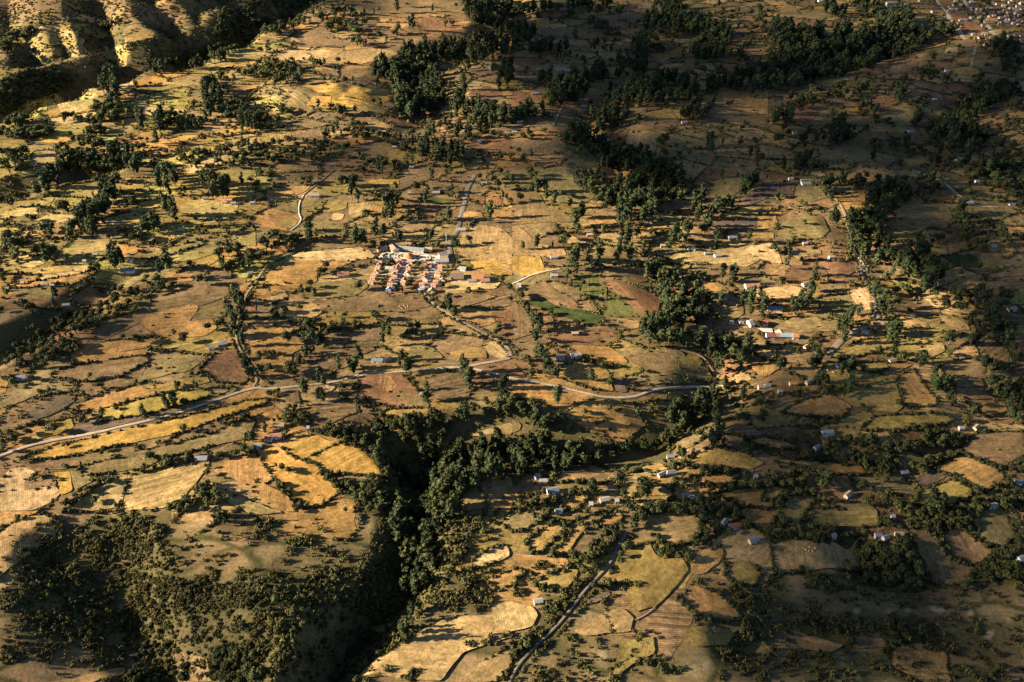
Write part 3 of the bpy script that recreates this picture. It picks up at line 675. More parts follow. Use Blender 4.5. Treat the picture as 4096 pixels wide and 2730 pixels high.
# kind of tree, height, density : outline of the crowns in the photo  (e eucalyptus, r broadleaf, s shrub)
GROVES = '''
# 0 0
r 9 1.1 -20,1000 0,760 300,640 650,700 700,760 560,840 250,950 60,1060
r 9 1 1500,570 1750,520 2000,430 2300,330 2351,350 2100,480 1850,560 1600,600
r 9 .9 1950,330 2050,100 2351,40 2351,280 2150,380
r 11 1 90,340 320,260 330,310 150,370
r 11 1 0,350 130,380 100,470 0,470
r 12 1 890,250 1110,200 1100,240 930,280
s 3.5 .5 1130,380 1430,350 1450,440 1150,470
s 4 .45 0,480 250,580 330,650 550,740 550,840 300,900 100,1030 0,1000
s 4 .4 1250,500 1500,560 1700,560 2000,480 2300,430 2351,200 1900,350 1500,330
e 14 .8 1340,650 1500,650 1490,590 1350,610
e 14 .9 1620,620 1850,610 1840,540 1640,560
e 14 .7 1930,550 2100,540 2090,490 1940,500
e 19 1 930,850 1070,880 1090,680 950,700
e 17 .8 1870,1130 1970,1130 2060,830 1860,720
r 11 1.2 830,1000 1100,850 1100,1100 850,1150
r 10 1.1 560,1060 830,1060 830,1100 580,1110
r 11 1.1 50,1150 240,1150 230,1080 70,1090
r 9 1 0,1200 450,1180 500,1230 0,1290
r 11 1.1 640,1250 960,1150 980,1330 700,1310
r 12 1.2 500,1350 960,1350 950,1568 530,1568
e 15 .9 950,1360 1250,1350 1290,1568 980,1568
r 11 1 1450,1060 1860,1060 1850,1170 1470,1170
e 16 .9 1250,1180 1330,1170 1320,1050 1260,1060
r 11 1 1990,980 2250,930 2260,1080 2020,1090
e 14 .9 2190,1190 2351,1200 2351,1080 2200,1090
r 11 1 0,1400 250,1400 250,1568 0,1568
r 10 .9 1640,1400 2351,1290 2351,1500 1900,1568 1650,1500
r 10 .8 1840,700 2040,690 2060,830 1860,800
r 10 1 2180,660 2351,600 2351,700 2220,720
e 16 .8 1420,1150 1540,1200 1540,1060 1440,1070
e 15 .8 1430,1300 1480,1300 1470,1170 1430,1180
s 4 .3 1000,900 2351,600 2351,1568 1000,1568
r 8 .18 1000,1000 2351,800 2351,1400 1000,1400
# 0 1
r 11 1 0,60 350,90 560,20 560,0 0,0
r 11 1.1 20,220 100,170 400,160 460,190 410,260 100,330 20,300
r 12 1 520,150 700,100 1140,90 1150,130 900,160 600,190
r 13 1.1 630,240 700,190 1000,200 990,280 950,330 780,310 680,290
r 13 1.1 780,380 960,330 970,370 1150,340 1190,270 1130,290 1100,390 950,410
r 12 1 1700,220 1800,190 1800,240 1710,240
e 17 .9 1400,260 1450,250 1440,150 1400,170
r 13 1 1270,270 1350,250 1350,300 1280,300
e 16 .9 1250,80 1300,90 1290,20 1260,20
e 17 1.3 1300,560 1360,440 1550,440 1830,350 2000,330 2300,330 2351,360 2351,480 2100,540 1850,540 1700,570 1650,650 1750,740 1700,830 1750,950 1650,1010 1500,1030 1420,1060 1300,980 1270,880 1230,800 1130,720 1050,680 1030,600 1180,590
e 17 1.2 1880,0 2351,0 2351,300 2250,290 2000,200 1890,150 1900,60
r 13 1.1 0,560 340,570 370,620 330,680 150,790 150,720 0,730
r 13 1 290,660 420,650 420,760 310,760
r 14 1 480,580 600,540 600,600 500,610
r 14 1 770,720 900,700 910,790 780,800
e 14 1 760,720 790,720 780,660 760,660
r 12 1 620,720 670,720 660,760 630,760
r 11 1 1850,650 1980,560 1990,620 1900,670
e 16 1.2 2150,600 2351,580 2351,760 2220,780 2220,680 2150,660
e 17 1 1890,860 1930,860 1920,740 1890,760
e 15 1.2 1870,890 2000,930 2130,970 2150,1040 2351,1030 2351,1140 1950,1150 1880,1050 1760,980 1780,920
r 10 1.1 870,1100 1130,1150 1140,1260 900,1270
r 10 1 1130,1230 1450,1200 1500,1290 1400,1350 1150,1310
e 15 1 1550,1190 1640,1130 1640,1230 1560,1240
e 15 1.1 1420,1390 1540,1240 1640,1300 1800,1330 1920,1380 1890,1470 1640,1520 1560,1420 1440,1420
e 14 1 1820,1290 1880,1290 1870,1210 1820,1220
e 14 1.1 1900,1260 2050,1270 2050,1190 1920,1180
r 9 .9 0,1300 560,1270 850,1310 860,1420 500,1500 200,1480 0,1500
r 10 1 1060,1568 1230,1500 1200,1460 1080,1480
e 12 1 740,1040 800,1040 790,980 750,990
r 10 1.1 0,1030 200,1080 190,1200 0,1200
r 9 1.1 200,960 380,970 330,1030 220,1040
s 4 .25 0,100 2351,60 2351,1568 0,1568
# 0 2
e 15 1.1 0,100 60,90 500,40 900,10 900,40 500,80 60,130 0,190
r 12 .9 210,180 400,140 380,110 240,130
r 12 1 450,180 590,130 570,100 450,130
r 13 1.1 680,180 740,60 810,60 780,160 850,210 900,260 1040,380 920,370 820,300 720,210
r 12 .9 940,160 1100,110 1100,70 950,70
e 16 1.1 1180,200 1360,30 1530,50 1640,140 1800,150 1830,270 1650,310 1500,290 1380,270 1230,260
r 11 .8 1220,260 1400,270 1520,260 1560,330 1500,440 1260,500 1240,440
e 16 1.1 1080,390 1210,320 1240,500 1220,680 1130,690 1140,500
e 16 1.2 0,240 220,300 200,350 0,470
e 15 1.1 60,470 300,420 310,330 350,340 410,420 600,380 620,270 560,190 540,210 580,370 500,460 330,480
r 11 .9 330,500 480,460 660,520 650,570 340,570
e 16 1.2 220,700 400,680 430,740 600,680 880,600 890,740 640,760 700,810 700,880 460,960 320,980 330,880 280,760
e 15 1.2 0,1030 160,950 320,930 330,970 170,1060 0,1120
e 17 1.3 690,1090 720,1010 940,920 1000,830 1290,720 1420,700 1640,740 1740,850 1720,950 1650,960 1480,940 1300,930 1230,960 1110,950 1060,980 1040,1110 870,1180 740,1190
e 16 1.3 700,1190 720,1210 880,1300 960,1380 1140,1400 1290,1450 1500,1510 1560,1568 850,1560 790,1440 650,1350 620,1280 490,1310 470,1260 620,1180
e 16 1 1660,440 1850,260 2000,280 2040,330 1980,470 1900,550 1720,530 1600,530
r 11 1 1860,180 2040,150 2040,190 1900,200
r 12 .9 2110,140 2351,50 2351,340 2200,280
r 12 .9 1620,680 1770,560 1800,650 1700,720
e 16 1 1900,720 2351,640 2351,820 1800,830 1740,760
r 11 .9 2050,410 2240,390 2240,450 2060,450
r 10 .9 1970,590 2180,520 2170,560 2000,610
r 13 1.1 1330,1260 1380,1190 1450,1250 1430,1340 1340,1320
e 15 1.1 1760,1300 1810,1260 1870,1420 1840,1460
r 13 1 1900,1330 1940,1240 1940,1340 1910,1340
r 12 1.1 35,1440 120,1360 120,1460 50,1470
e 14 1 1520,1040 1650,960 1750,990 1820,1030 1740,1130 1570,1110
r 9 1 1090,1100 1200,1060 1200,1090 1110,1110
r 9 1 50,1260 200,1230 190,1270 60,1280
r 11 .9 860,580 1020,480 1020,560 880,600
r 11 .9 1020,540 1110,500 1110,570 1040,590
e 14 1 720,490 740,420 790,390 790,460
r 11 1 1860,640 1960,600 1950,720 1880,730
r 12 1 1060,800 1110,720 1200,690 1120,780
e 14 1 900,700 1030,630 1030,700 920,720
e 14 1 860,870 880,810 910,820 900,880
s 4 .2 0,300 2351,100 2351,1568 0,1568
r 9 .06 1000,0 2351,0 2351,900 900,700
# 0 3
e 17 1.3 0,240 110,200 230,230 250,260 420,290 430,240 470,250 530,380 600,370 640,260 750,240 850,290 1000,280 1170,310 1310,290 1520,280 1560,330 1410,420 1370,470 1200,500 1040,550 880,610 700,680 500,700 200,790 0,820 0,490 100,500 180,560 100,420 0,380
e 16 1.2 980,180 1040,120 1250,90 1260,130 1330,170 1310,280 1170,290 1060,230
e 15 1 520,20 620,10 640,130 720,80 700,160 600,160 510,90
e 16 1.1 730,0 900,0 1060,60 1000,130 870,130
r 11 1 1480,140 1530,130 1540,230 1480,240
e 15 1.1 1540,250 1740,280 1740,300 1560,320
e 16 1.1 2000,480 2080,370 2200,390 2300,440 2310,480 2230,500 2240,620 2160,640 2150,540 2120,490
r 12 1 1490,500 1560,500 1570,580 1520,570
r 11 1 1620,410 1680,380 1660,400 1630,430
r 11 1 1870,410 1940,360 1930,410 1890,430
r 12 1 800,770 850,710 940,730 940,790 850,810
r 12 1 1350,740 1400,640 1530,630 1530,710 1480,750
r 11 1 1560,700 1690,680 1680,760 1600,750
r 11 1 1870,720 1960,690 1960,760 1880,770
r 14 1.1 620,890 600,790 700,770 750,800 740,870 690,900
r 11 1 380,880 420,790 520,790 520,880 440,900
e 13 1 1110,880 1200,840 1280,770 1280,840 1200,910
r 12 1 230,960 330,870 480,910 560,960 560,1030 460,1000 300,1000
r 15 1.1 840,1060 850,940 940,950 940,1010 900,1080
e 15 1.1 0,1100 60,1050 180,980 220,1050 250,1130 130,1160
e 16 1.1 560,1200 640,1080 700,1100 690,1170 760,1200 800,1160 820,1220 740,1300 560,1350 540,1280
e 14 1 1340,1130 1390,980 1430,960 1420,1060 1360,1150
e 16 1.2 1730,940 1750,860 1900,860 2050,870 2150,780 2250,820 2230,890 2050,960 1900,1060 1800,1110 1740,1060
e 17 1.2 1450,1180 1560,1110 1720,1100 1800,1150 2050,1230 2020,1330 1830,1340 1800,1500 2100,1500 2351,1560 1900,1568 1800,1430 1700,1370 1600,1300 1480,1270
r 11 .9 900,1290 1090,1260 1250,1260 1340,1330 1530,1370 1520,1440 1300,1400 1000,1370 920,1320
r 10 1 30,1260 120,1210 180,1240 80,1330
r 11 1 280,1330 370,1290 380,1340 300,1350
r 11 1 430,1440 460,1360 470,1450 440,1460
e 13 1 210,1540 310,1420 400,1430 380,1520 260,1568
e 15 1 1170,1510 1200,1420 1240,1510 1200,1520
r 11 1 2010,640 2020,580 2060,590 2050,640
r 12 1 2290,600 2340,510 2350,600 2310,620
r 11 1 2080,790 2180,740 2260,800 2150,830
r 12 1 2170,960 2351,890 2351,980 2200,1000
r 11 .9 2150,1350 2351,1300 2351,1450 2150,1460
s 4 .22 0,850 2351,500 2351,1568 0,1568
r 8 .09 900,500 2351,400 2351,1450 200,1400
r 8 .25 1850,20 2351,20 2351,330 2100,260
# 1 0
e 16 1 900,240 960,130 1050,140 1080,240 1000,260
e 17 1 870,380 890,230 1000,250 1000,370 940,400
e 17 1 730,540 740,370 850,360 900,450 890,590 780,560
r 16 1 380,600 380,500 480,440 520,520 470,590
r 14 1 500,370 560,290 650,290 690,360 600,390
e 21 .9 1510,460 1530,270 1600,260 1640,380 1680,470 1600,490
r 14 1 1270,560 1330,410 1450,380 1470,480 1380,540
e 18 .8 1420,80 1480,0 1590,0 1610,110 1560,200 1440,150
e 18 1 1870,170 1880,50 1950,60 2080,170 2090,250 1950,240
r 12 .9 1980,540 2000,480 2140,430 2150,520 2030,560
r 13 1 580,610 590,530 680,520 690,590 620,620
r 12 .9 0,620 150,580 300,580 300,660 100,690 0,700
r 12 1 310,750 330,670 390,690 390,760
e 15 1 410,850 410,750 470,760 460,850
r 12 1 480,780 500,690 560,740 540,790
r 12 1 590,840 600,780 650,790 640,860
r 12 .9 60,830 100,720 190,730 180,810 90,850
e 16 1.1 1010,860 1020,740 1080,730 1130,780 1130,880 1040,890
e 19 .9 1460,930 1470,790 1510,780 1560,900 1540,980 1490,970
r 10 .9 1150,660 1170,620 1350,590 1330,640 1220,670
r 9 .9 1140,300 1200,260 1300,290 1290,320 1150,320
r 11 1 290,170 400,90 480,0 520,130 400,210 310,210
e 16 1 400,130 470,130 540,110 560,0 480,0
r 12 1 820,60 850,20 930,40 900,100
r 11 1 1050,90 1040,40 1090,40 1090,80
r 9 .9 960,620 1010,550 1230,530 1240,570 1050,630
r 14 1.1 2000,900 2000,740 2130,680 2260,720 2351,730 2351,860 2230,890 2120,910 2080,930
e 13 1 1660,210 1680,170 1710,180 1690,215
e 13 .9 70,300 100,230 130,220 110,300
r 9 .9 200,470 230,420 320,440 310,480
r 12 .9 0,1200 0,1040 80,1070 130,1190
r 11 1.1 180,1320 180,1240 260,1230 400,1230 380,1320
r 9 1.1 250,1568 450,1400 700,1270 900,1240 1100,1170 1300,1100 1300,1180 1080,1320 850,1440 650,1520 450,1568
r 7 .9 600,1200 640,1130 760,1020 900,960 880,1000 700,1130
r 7 1 1050,1090 1200,1120 1370,960 1640,1030 1640,1070 1300,1150 1100,1150
e 15 1 2090,1380 2110,1200 2220,1130 2290,1200 2220,1350 2130,1400
e 15 1 2140,1568 2150,1450 2260,1430 2240,1560
r 11 1.1 1940,1420 1980,1350 2040,1370 1980,1440
r 10 .9 1340,1310 1400,1260 1470,1190 1480,1250 1390,1310
r 11 1.1 1810,1010 1820,920 1900,920 1960,1010
e 15 1 470,1270 470,1090 510,1090 520,1260
r 9 1 1570,1500 1600,1440 1640,1450 1640,1490
r 9 1 1650,1560 1680,1490 1730,1500 1700,1568
r 9 1 1220,1568 1240,1530 1370,1530 1390,1568
r 9 1 1810,1470 1840,1420 1920,1430 1900,1470
r 8 .95 0,820 0,1000 60,1030 40,900
r 10 1 850,880 900,860 960,900 900,920
s 3.5 .42 0,100 1800,0 2351,0 2351,600 1500,720 0,1050
s 3.5 .2 0,1050 1500,720 2351,600 2351,1568 0,1568
# 1 1
r 15 1.2 60,690 150,540 260,460 320,530 300,600 180,690
r 10 1.1 180,720 330,600 450,590 440,690 220,780 0,880 0,780 60,720
e 14 1.1 440,620 470,470 560,480 590,580 500,650
e 17 1.1 910,640 920,560 990,490 1020,520 960,640
e 14 1.1 1070,580 1090,510 1130,520 1120,590
e 16 1.1 1170,560 1160,280 1300,150 1320,290 1250,480 1210,550
e 14 1 860,220 880,140 940,160 930,260 880,270
r 13 1 720,110 780,60 880,20 920,60 900,110
e 15 1.1 1740,500 1760,370 1830,400 1840,490
e 14 1 1510,330 1520,180 1600,190 1560,270
e 15 .9 1530,130 1600,0 1640,60 1600,110
r 12 1 1960,150 2060,0 2180,20 2230,160 2150,150
e 15 1 2090,470 2110,360 2160,370 2140,480
e 14 1 2260,300 2270,240 2320,250 2310,320
r 11 .8 530,1000 530,900 640,850 770,850 770,940 640,1030
r 10 1 400,1160 410,1050 520,1040 620,1060 640,1100 500,1150
r 9 1 100,1160 110,1090 170,1090 160,1160
r 8 1 220,1210 240,1170 290,1180 270,1220
r 9 1 930,1090 930,1050 990,1060 980,1090
e 15 1 1760,1280 1770,1170 1850,1170 1880,1280 1810,1310
r 10 1 940,1410 950,1300 980,1310 970,1420
r 10 1 1040,1390 1050,1290 1100,1300 1090,1390
e 14 1 1160,1568 1160,1380 1230,1390 1230,1568
r 12 1.1 200,1500 450,1340 620,1290 830,1300 840,1400 700,1490 560,1568 300,1560
r 12 1.1 1290,1540 1390,1420 1580,1380 1720,1400 1720,1480 1540,1540 1400,1568
r 9 1 1840,820 1850,770 1910,790 1900,830
r 10 .8 1820,720 1830,600 1880,620 1990,640 1990,680 1880,740
r 10 1 2240,1190 2290,1120 2351,1110 2351,1190
e 12 1 1250,620 1260,580 1400,590 1400,630
e 11 1 1550,610 1560,560 1650,570 1640,610
r 8 1 970,740 1000,650 1090,670 1200,640 1200,700 1100,760
r 9 .7 1250,440 1340,380 1480,350 1500,460 1300,480
r 9 .6 1580,680 1620,610 1750,620 1740,700
r 8 .5 0,1300 300,1240 500,1250 480,1400 0,1420
s 3.2 .3 0,0 2351,0 2351,760 1800,600 800,640 0,1000
s 3.2 .2 0,1000 1000,1000 1000,1568 0,1568
s 3 .25 1750,860 1950,880 2200,1000 2000,1000 1750,980
# 1 2
e 17 1.3 820,330 810,180 900,150 1070,60 1100,0 1560,0 1600,50 1620,200 1500,240 1400,300 1200,340 900,340
e 16 1.2 570,140 570,20 640,0 740,60 740,130 800,140 780,180
e 15 1 180,130 240,70 320,140 310,200 390,300 380,330 300,260 220,200
e 17 .8 560,520 570,300 650,230 700,380 640,530
e 17 1.1 1210,430 1220,310 1330,310 1340,400 1280,430
e 15 1 940,440 960,350 1060,340 1120,410 1100,470 1000,480
e 18 .9 790,750 800,600 880,580 900,770
e 17 .9 960,640 980,500 1050,480 1160,520 1170,620 1000,660
e 17 .9 900,780 960,640 1060,650 1080,780
e 16 .9 1080,850 1080,720 1200,720 1220,820 1140,880
e 17 1 1430,660 1460,520 1600,520 1630,640 1530,680
e 15 1 1400,750 1400,690 1480,650 1490,720 1430,760
e 16 1.1 1620,540 1640,360 1740,370 1840,480 1800,540 1680,550
e 15 1 1590,420 1610,340 1740,190 1780,250 1690,350
e 15 1 1760,420 1850,320 2040,230 2050,310 1900,370 1800,440
e 15 1 2070,240 2100,90 2200,60 2351,0 2351,60 2200,160
e 17 1.3 1170,910 1210,820 1400,800 1400,920 1500,960 1650,1000 1700,1100 1860,1140 1980,1130 1850,1240 1800,1330 1700,1400 1540,1440 1350,1500 1180,1480 1190,1380 1340,1330 1380,1190 1370,1130 1270,1080 1240,980
e 16 1 1180,1568 1180,1400 1340,1390 1600,1500 1590,1568
e 17 1 550,930 500,720 620,710 630,830 600,970
e 15 1 740,940 750,820 800,820 800,940
r 9 1 450,970 460,870 550,900 540,1050 460,1000
r 9 1 590,1150 660,1000 720,1020 760,1140 700,1190
e 14 1 110,1290 110,1210 190,1230 300,1400 300,1568 180,1568 250,1480
r 10 1 340,690 360,640 470,570 530,580 500,700 400,720
e 13 .9 40,700 50,620 110,630 100,710
e 13 .9 180,710 190,630 240,640 230,720
r 9 .9 1390,820 1390,760 1450,780 1440,830
e 14 1 1810,680 1820,600 1900,620 1900,680
e 13 1 2120,630 2130,560 2190,560 2180,640
e 14 1 1900,1000 1930,900 2080,900 2100,1020 2000,1040
e 15 1 2080,1330 2080,1180 2250,1110 2320,1170 2330,1300 2200,1350
r 12 1 130,110 150,0 210,10 180,110
r 9 .8 1400,1000 1450,880 1650,860 1850,900 1840,960 1600,960
r 8 1 0,1140 40,1090 130,1080 120,1150 40,1180
s 3 .28 0,100 2351,100 2351,1568 0,1568
# 1 3
e 17 1.3 960,200 1120,90 1160,150 1330,180 1280,270 1100,330 1100,480 1060,640 950,740 850,600 740,540 740,440 860,420 890,280
e 16 1.3 760,720 760,560 880,700 1100,720 1300,750 1480,720 1500,830 1600,960 1560,1080 1350,1090 1250,990 1100,900 960,800
e 15 1.1 460,60 540,60 640,180 620,250 560,240 480,140
e 13 1 610,60 800,80 920,160 880,180 640,110
e 16 1.1 1350,40 1380,0 1480,50 1600,140 1640,220 1560,230 1420,120
e 15 1.1 1680,480 1690,260 1750,270 1850,470 1880,600 1780,600
r 10 1 1450,660 1490,580 1540,520 1560,590 1680,600 1600,640
r 11 1.2 1780,0 2351,0 2351,250 2200,190 2100,160 2050,180 1900,60
r 11 1 1780,660 1950,640 2000,580 2100,600 2120,540 2351,580 2351,670 2050,720 1850,720
r 9 1 290,340 300,290 450,290 480,350 350,360
e 13 .9 500,470 520,370 640,340 710,430 700,500 640,480
e 14 1 350,1160 400,930 470,910 470,1010 400,1160
e 15 1 220,1260 230,1170 360,1150 480,1170 480,1220 350,1260 240,1280
e 13 1 140,880 150,780 210,770 200,860
r 9 1 0,720 20,640 90,660 90,740 30,740
e 14 1 1050,1350 1000,1200 960,1060 1080,1080 1130,1200 1110,1300
e 15 1 590,1568 600,1430 660,1280 760,1230 860,1300 830,1420 730,1480 700,1568
e 14 1 1070,1560 1080,1430 1130,1330 1230,1420 1220,1560
r 9 .8 900,1060 920,950 1100,960 1300,1030 1290,1080 1000,1060
r 10 1.1 980,1080 1300,1060 1500,1120 1700,1180 1650,1250 1500,1160 1200,1120
r 12 .9 1640,1300 1660,1040 1780,1020 1830,1150 1800,1250 1720,1310
r 14 1 1880,1200 1900,1060 2020,1050 2200,1150 2200,1270 2000,1260
e 15 1.1 1990,1450 2000,1270 2180,1280 2260,1420 2100,1470
e 14 1 1840,1568 1860,1400 1960,1400 2000,1568
e 14 1 2050,1568 2100,1460 2240,1470 2260,1568
r 12 1 1600,1500 1630,1440 1690,1470 1680,1560 1620,1568
r 11 1 1180,1210 1200,1150 1270,1160 1260,1220
e 13 1 1050,680 1060,620 1120,640 1110,700
e 15 1 2280,330 2290,240 2340,250 2330,340
s 3 .3 0,0 2351,0 2351,1568 0,1568
r 8 .12 1500,500 2351,600 2351,1400 1600,1100
# 2 0
r 9 1.2 0,150 200,0 500,-40 750,-30 800,20 700,130 500,180 300,250 100,270 0,200
r 7 1 90,400 110,330 280,320 290,360 150,410
e 12 1 1490,590 1530,470 1620,460 1640,570 1560,620
e 10 .9 1280,700 1290,590 1340,590 1320,690
r 6 1 1670,600 1670,540 1710,540 1700,600
r 8 1.1 430,870 440,800 520,790 520,850 470,880
r 7 1 560,890 570,830 660,830 660,890
r 7 1 670,760 680,700 800,690 800,740
r 6 1 1000,830 1000,770 1080,770 1070,830
r 7 1 810,340 820,290 870,290 870,340
r 7 1 1360,240 1370,190 1410,190 1400,240
r 6 1 900,410 930,380 1010,370 1010,410
r 7 1 1340,1110 1360,1050 1410,990 1470,990 1450,1060 1390,1120
r 6 1 890,1040 900,980 970,980 960,1030
r 5 1 580,970 590,930 640,930 640,970
r 6 1 150,1100 160,1070 210,1080 200,1110
r 6 1 470,1520 480,1450 540,1450 530,1510
r 6 .9 540,1150 560,1100 660,1120 640,1170
r 6 1 830,1480 840,1440 880,1450 870,1480
r 5 1.1 560,1480 700,1400 900,1290 1200,1190 1500,1110 1510,1130 1250,1210 950,1310 760,1420 600,1530
r 6 1.1 1500,1130 1540,1070 1700,1040 1940,1000 1960,1050 1800,1080 1550,1130
r 7 1.1 1850,1250 1900,1130 1960,1050 2100,1020 2350,960 2351,1010 2080,1050 1960,1120 1900,1230
r 6 1.1 1480,1568 1620,1490 1760,1370 1850,1260 1900,1290 2050,1380 2100,1470 1900,1530 1700,1568
e 11 1 2220,300 2230,190 2320,200 2310,340 2260,350
r 9 1 2230,950 2260,800 2351,760 2351,950
r 5 1 1000,630 1100,560 1130,560 1100,620
r 5 1 640,650 600,620 690,610 680,650
r 5 1 300,760 320,720 440,720 440,760
r 6 1 60,960 70,860 160,850 150,920
r 6 1 220,870 230,810 290,810 280,870
r 5 1 2000,430 2010,370 2060,380 2050,430
e 8 1 1770,410 1775,350 1810,350 1810,410
r 6 1 2070,440 2220,360 2240,420 2120,450
r 5 .9 1750,880 2200,660 2300,650 2200,760 1900,840
e 9 1 2270,940 2280,880 2320,870 2320,940
r 6 .9 0,1020 30,930 120,880 100,980
s 2.4 .3 0,250 900,350 2200,100 2300,400 900,640 0,900
s 2.2 .35 0,1060 700,1060 750,1250 300,1300 0,1300
s 2.2 .12 750,1100 2351,800 2351,1100 800,1250
s 2 .3 0,1350 200,1300 200,1568 0,1568
s 2.2 .4 700,1568 1400,1500 1300,1568
# 2 1
r 12 1 300,210 320,60 400,50 440,70 440,160 350,220
r 10 1 230,400 250,290 300,200 360,220 350,380
r 10 1 60,380 60,260 0,190 0,130 60,230 150,240 150,400
e 12 1 400,130 420,40 560,0 620,0 480,150
e 11 1 570,360 580,290 650,280 650,350 600,370
e 13 1 740,300 750,200 790,200 800,300
e 12 1 890,200 900,100 970,90 1000,190 940,240
e 10 1 840,280 860,210 900,210 890,280
e 12 1 400,550 400,460 470,390 500,460 480,540
e 12 1 550,540 560,470 610,430 630,520
r 6 1.1 910,680 890,400 930,340 950,400 930,550 990,640 960,700
e 12 1 1310,200 1330,120 1400,130 1390,220 1420,270 1380,280
e 12 .9 1490,490 1490,330 1590,330 1600,450 1600,590 1640,540 1640,590 1550,580
e 16 1 1900,300 1900,220 1990,230 2020,330 2050,340 2040,620 1960,650 1960,420
e 14 1.2 1850,720 1850,580 1930,570 1940,720 1920,800 1840,800
e 12 1 2220,480 2230,350 2290,350 2290,460
r 8 1 2080,560 2100,470 2351,460 2351,680 2200,640 2100,660
r 6 1.2 480,820 500,760 680,740 800,790 950,780 1080,870 1070,960 900,940 700,870
r 8 1.2 960,760 1100,680 1300,690 1600,640 1750,640 1740,760 1800,760 1800,860 1600,900 1450,950 1340,880 1240,800 1150,860 1060,830
e 12 1 1060,1060 1080,970 1150,950 1170,1040 1130,1110
e 16 1.2 1520,1150 1530,950 1650,880 1720,990 1700,1150
e 15 1.6 1650,1120 1850,1000 2000,900 2180,860 2250,920 2351,900 2351,1190 2180,1210 2100,1300 1950,1360 1850,1500 1800,1568 1560,1568 1500,1400 1490,1220 1580,1150
e 14 1 1320,1350 1330,1150 1400,1130 1400,1350
r 7 1 1200,1200 1250,1100 1340,1110 1300,1250 1220,1260
r 7 1.1 620,1250 960,1240 1180,1280 1200,1400 1000,1450 800,1400 700,1340
r 5 1.2 150,1300 230,1280 330,1400 420,1540 350,1568 330,1470 230,1370
r 9 1 0,870 0,700 50,700 100,800 80,890
r 5 1 150,740 250,600 400,590 480,700 400,770 200,760
r 9 1 150,1180 160,1110 240,1100 240,1170
r 5 1 560,1240 570,1190 620,1200 610,1240
r 8 1 0,30 -20,150 30,170 60,80
e 13 1 1240,1568 1290,1480 1330,1450 1400,1530 1400,1568
r 6 1 700,1568 1000,1450 1300,1380 1480,1400 1480,1568
r 5 1 50,130 60,90 220,110 200,160 100,160
r 6 1 120,440 200,440 230,480 130,520
s 2.4 .3 0,450 900,600 900,760 300,860 0,700
s 2.4 .16 300,0 2351,0 2351,600 300,600
s 2.4 .5 480,780 1100,860 1100,960 800,930
s 2.4 .5 600,1260 1200,1280 1480,1568 500,1568
s 2.4 .45 1180,1020 1500,980 1500,1260 1200,1260
# 2 2
e 14 1.1 220,180 230,90 290,70 330,150 340,180 420,240 410,350 470,450 460,580 410,570 400,400 320,270
e 13 1 650,370 660,310 740,300 750,380 700,410
e 12 1 890,420 890,320 960,310 980,350 930,430
e 15 1.2 1500,20 1700,-20 2000,-20 2180,0 2190,100 2130,210 2080,200 2060,90 2000,180 1960,240 1980,330 1990,390 1900,380 1860,240 1850,130 1700,80 1560,50
e 14 1.2 1660,560 1700,480 1780,420 1880,430 1900,530 1850,640 1750,720 1630,720 1420,830 1380,780 1450,640 1560,580
r 9 1.3 1160,900 1380,800 1620,700 1700,740 1500,880 1300,980 1100,1010 1000,1060 850,1060 730,1000 740,900 850,890 1000,960 1060,930
e 14 1.8 0,920 200,860 330,880 500,940 600,960 740,1040 800,1100 600,1130 300,1180 240,1230 0,1200
e 12 1 180,800 220,620 320,590 330,700 440,720 440,780 350,780 240,840
r 9 1.1 0,640 0,540 150,560 220,620 180,680
e 10 1.1 30,1290 50,1080 90,1090 100,1280
e 14 1 1800,920 1810,720 1850,620 1900,640 1970,780 1960,960 1880,970
e 11 1 2090,560 2100,470 2160,420 2170,500 2140,570
r 8 1 2220,700 2230,640 2310,620 2320,710
r 8 1 2060,720 2100,640 2160,640 2160,740
r 8 1 2250,560 2260,470 2320,470 2300,560
e 10 1 1130,650 1140,600 1170,600 1160,660
r 6 1 1190,560 1200,520 1260,530 1250,570
r 8 1.1 680,1420 690,1330 760,1300 820,1340 860,1400 780,1470 700,1440
r 13 1.1 1080,1400 1120,1240 1220,1200 1340,1270 1300,1400 1180,1460
r 10 1 980,1460 990,1370 1060,1380 1090,1450 1160,1500 1100,1568 1000,1520
r 8 1.1 1340,1090 1400,1020 1480,1020 1520,1110 1440,1130
r 9 1.2 1500,1210 1530,1050 1680,960 1740,930 1640,1060 1580,1180 1600,1330 1740,1380 1700,1420 1540,1400 1500,1300
r 7 1.1 1710,1190 1740,1140 1840,1170 2060,1150 2200,1200 2350,1210 2351,1280 2090,1290 2050,1210 1860,1210
r 7 1 1600,1350 1800,1350 2050,1330 2200,1300 2350,1290 2351,1320 2050,1370 1750,1390
r 8 1.1 1180,1568 1300,1440 1450,1400 1560,1450 1680,1450 1900,1440 1950,1520 2100,1560 2050,1568
r 7 1 2120,960 2180,930 2260,960 2260,1010 2150,1020
r 7 1 0,1550 100,1450 200,1400 340,1340 460,1340 660,1350 660,1380 460,1390 340,1420 200,1490 100,1540
r 8 1 320,1568 330,1460 400,1430 420,1510
r 5 1 600,200 610,120 760,140 800,190 900,200 1040,200 1030,230 850,240 700,190
r 5 1 850,60 860,0 920,0 920,50
r 5 1 480,380 520,360 560,390 530,410
r 5 1 1120,310 1130,280 1160,290 1150,320
r 5 1 1490,230 1500,200 1540,210 1530,230
r 5 1 660,660 670,620 720,620 710,670
r 5 1 880,650 890,610 940,620 930,650
s 2.5 .25 0,0 2351,0 2351,900 0,900
s 2.5 .35 0,1200 2351,1000 2351,1568 0,1568
# 2 3
e 13 1.1 380,200 390,110 450,30 520,60 530,150 480,210
e 13 1.2 640,400 650,280 700,200 800,190 840,300 800,400 700,420
e 11 1 700,540 700,470 760,440 770,510
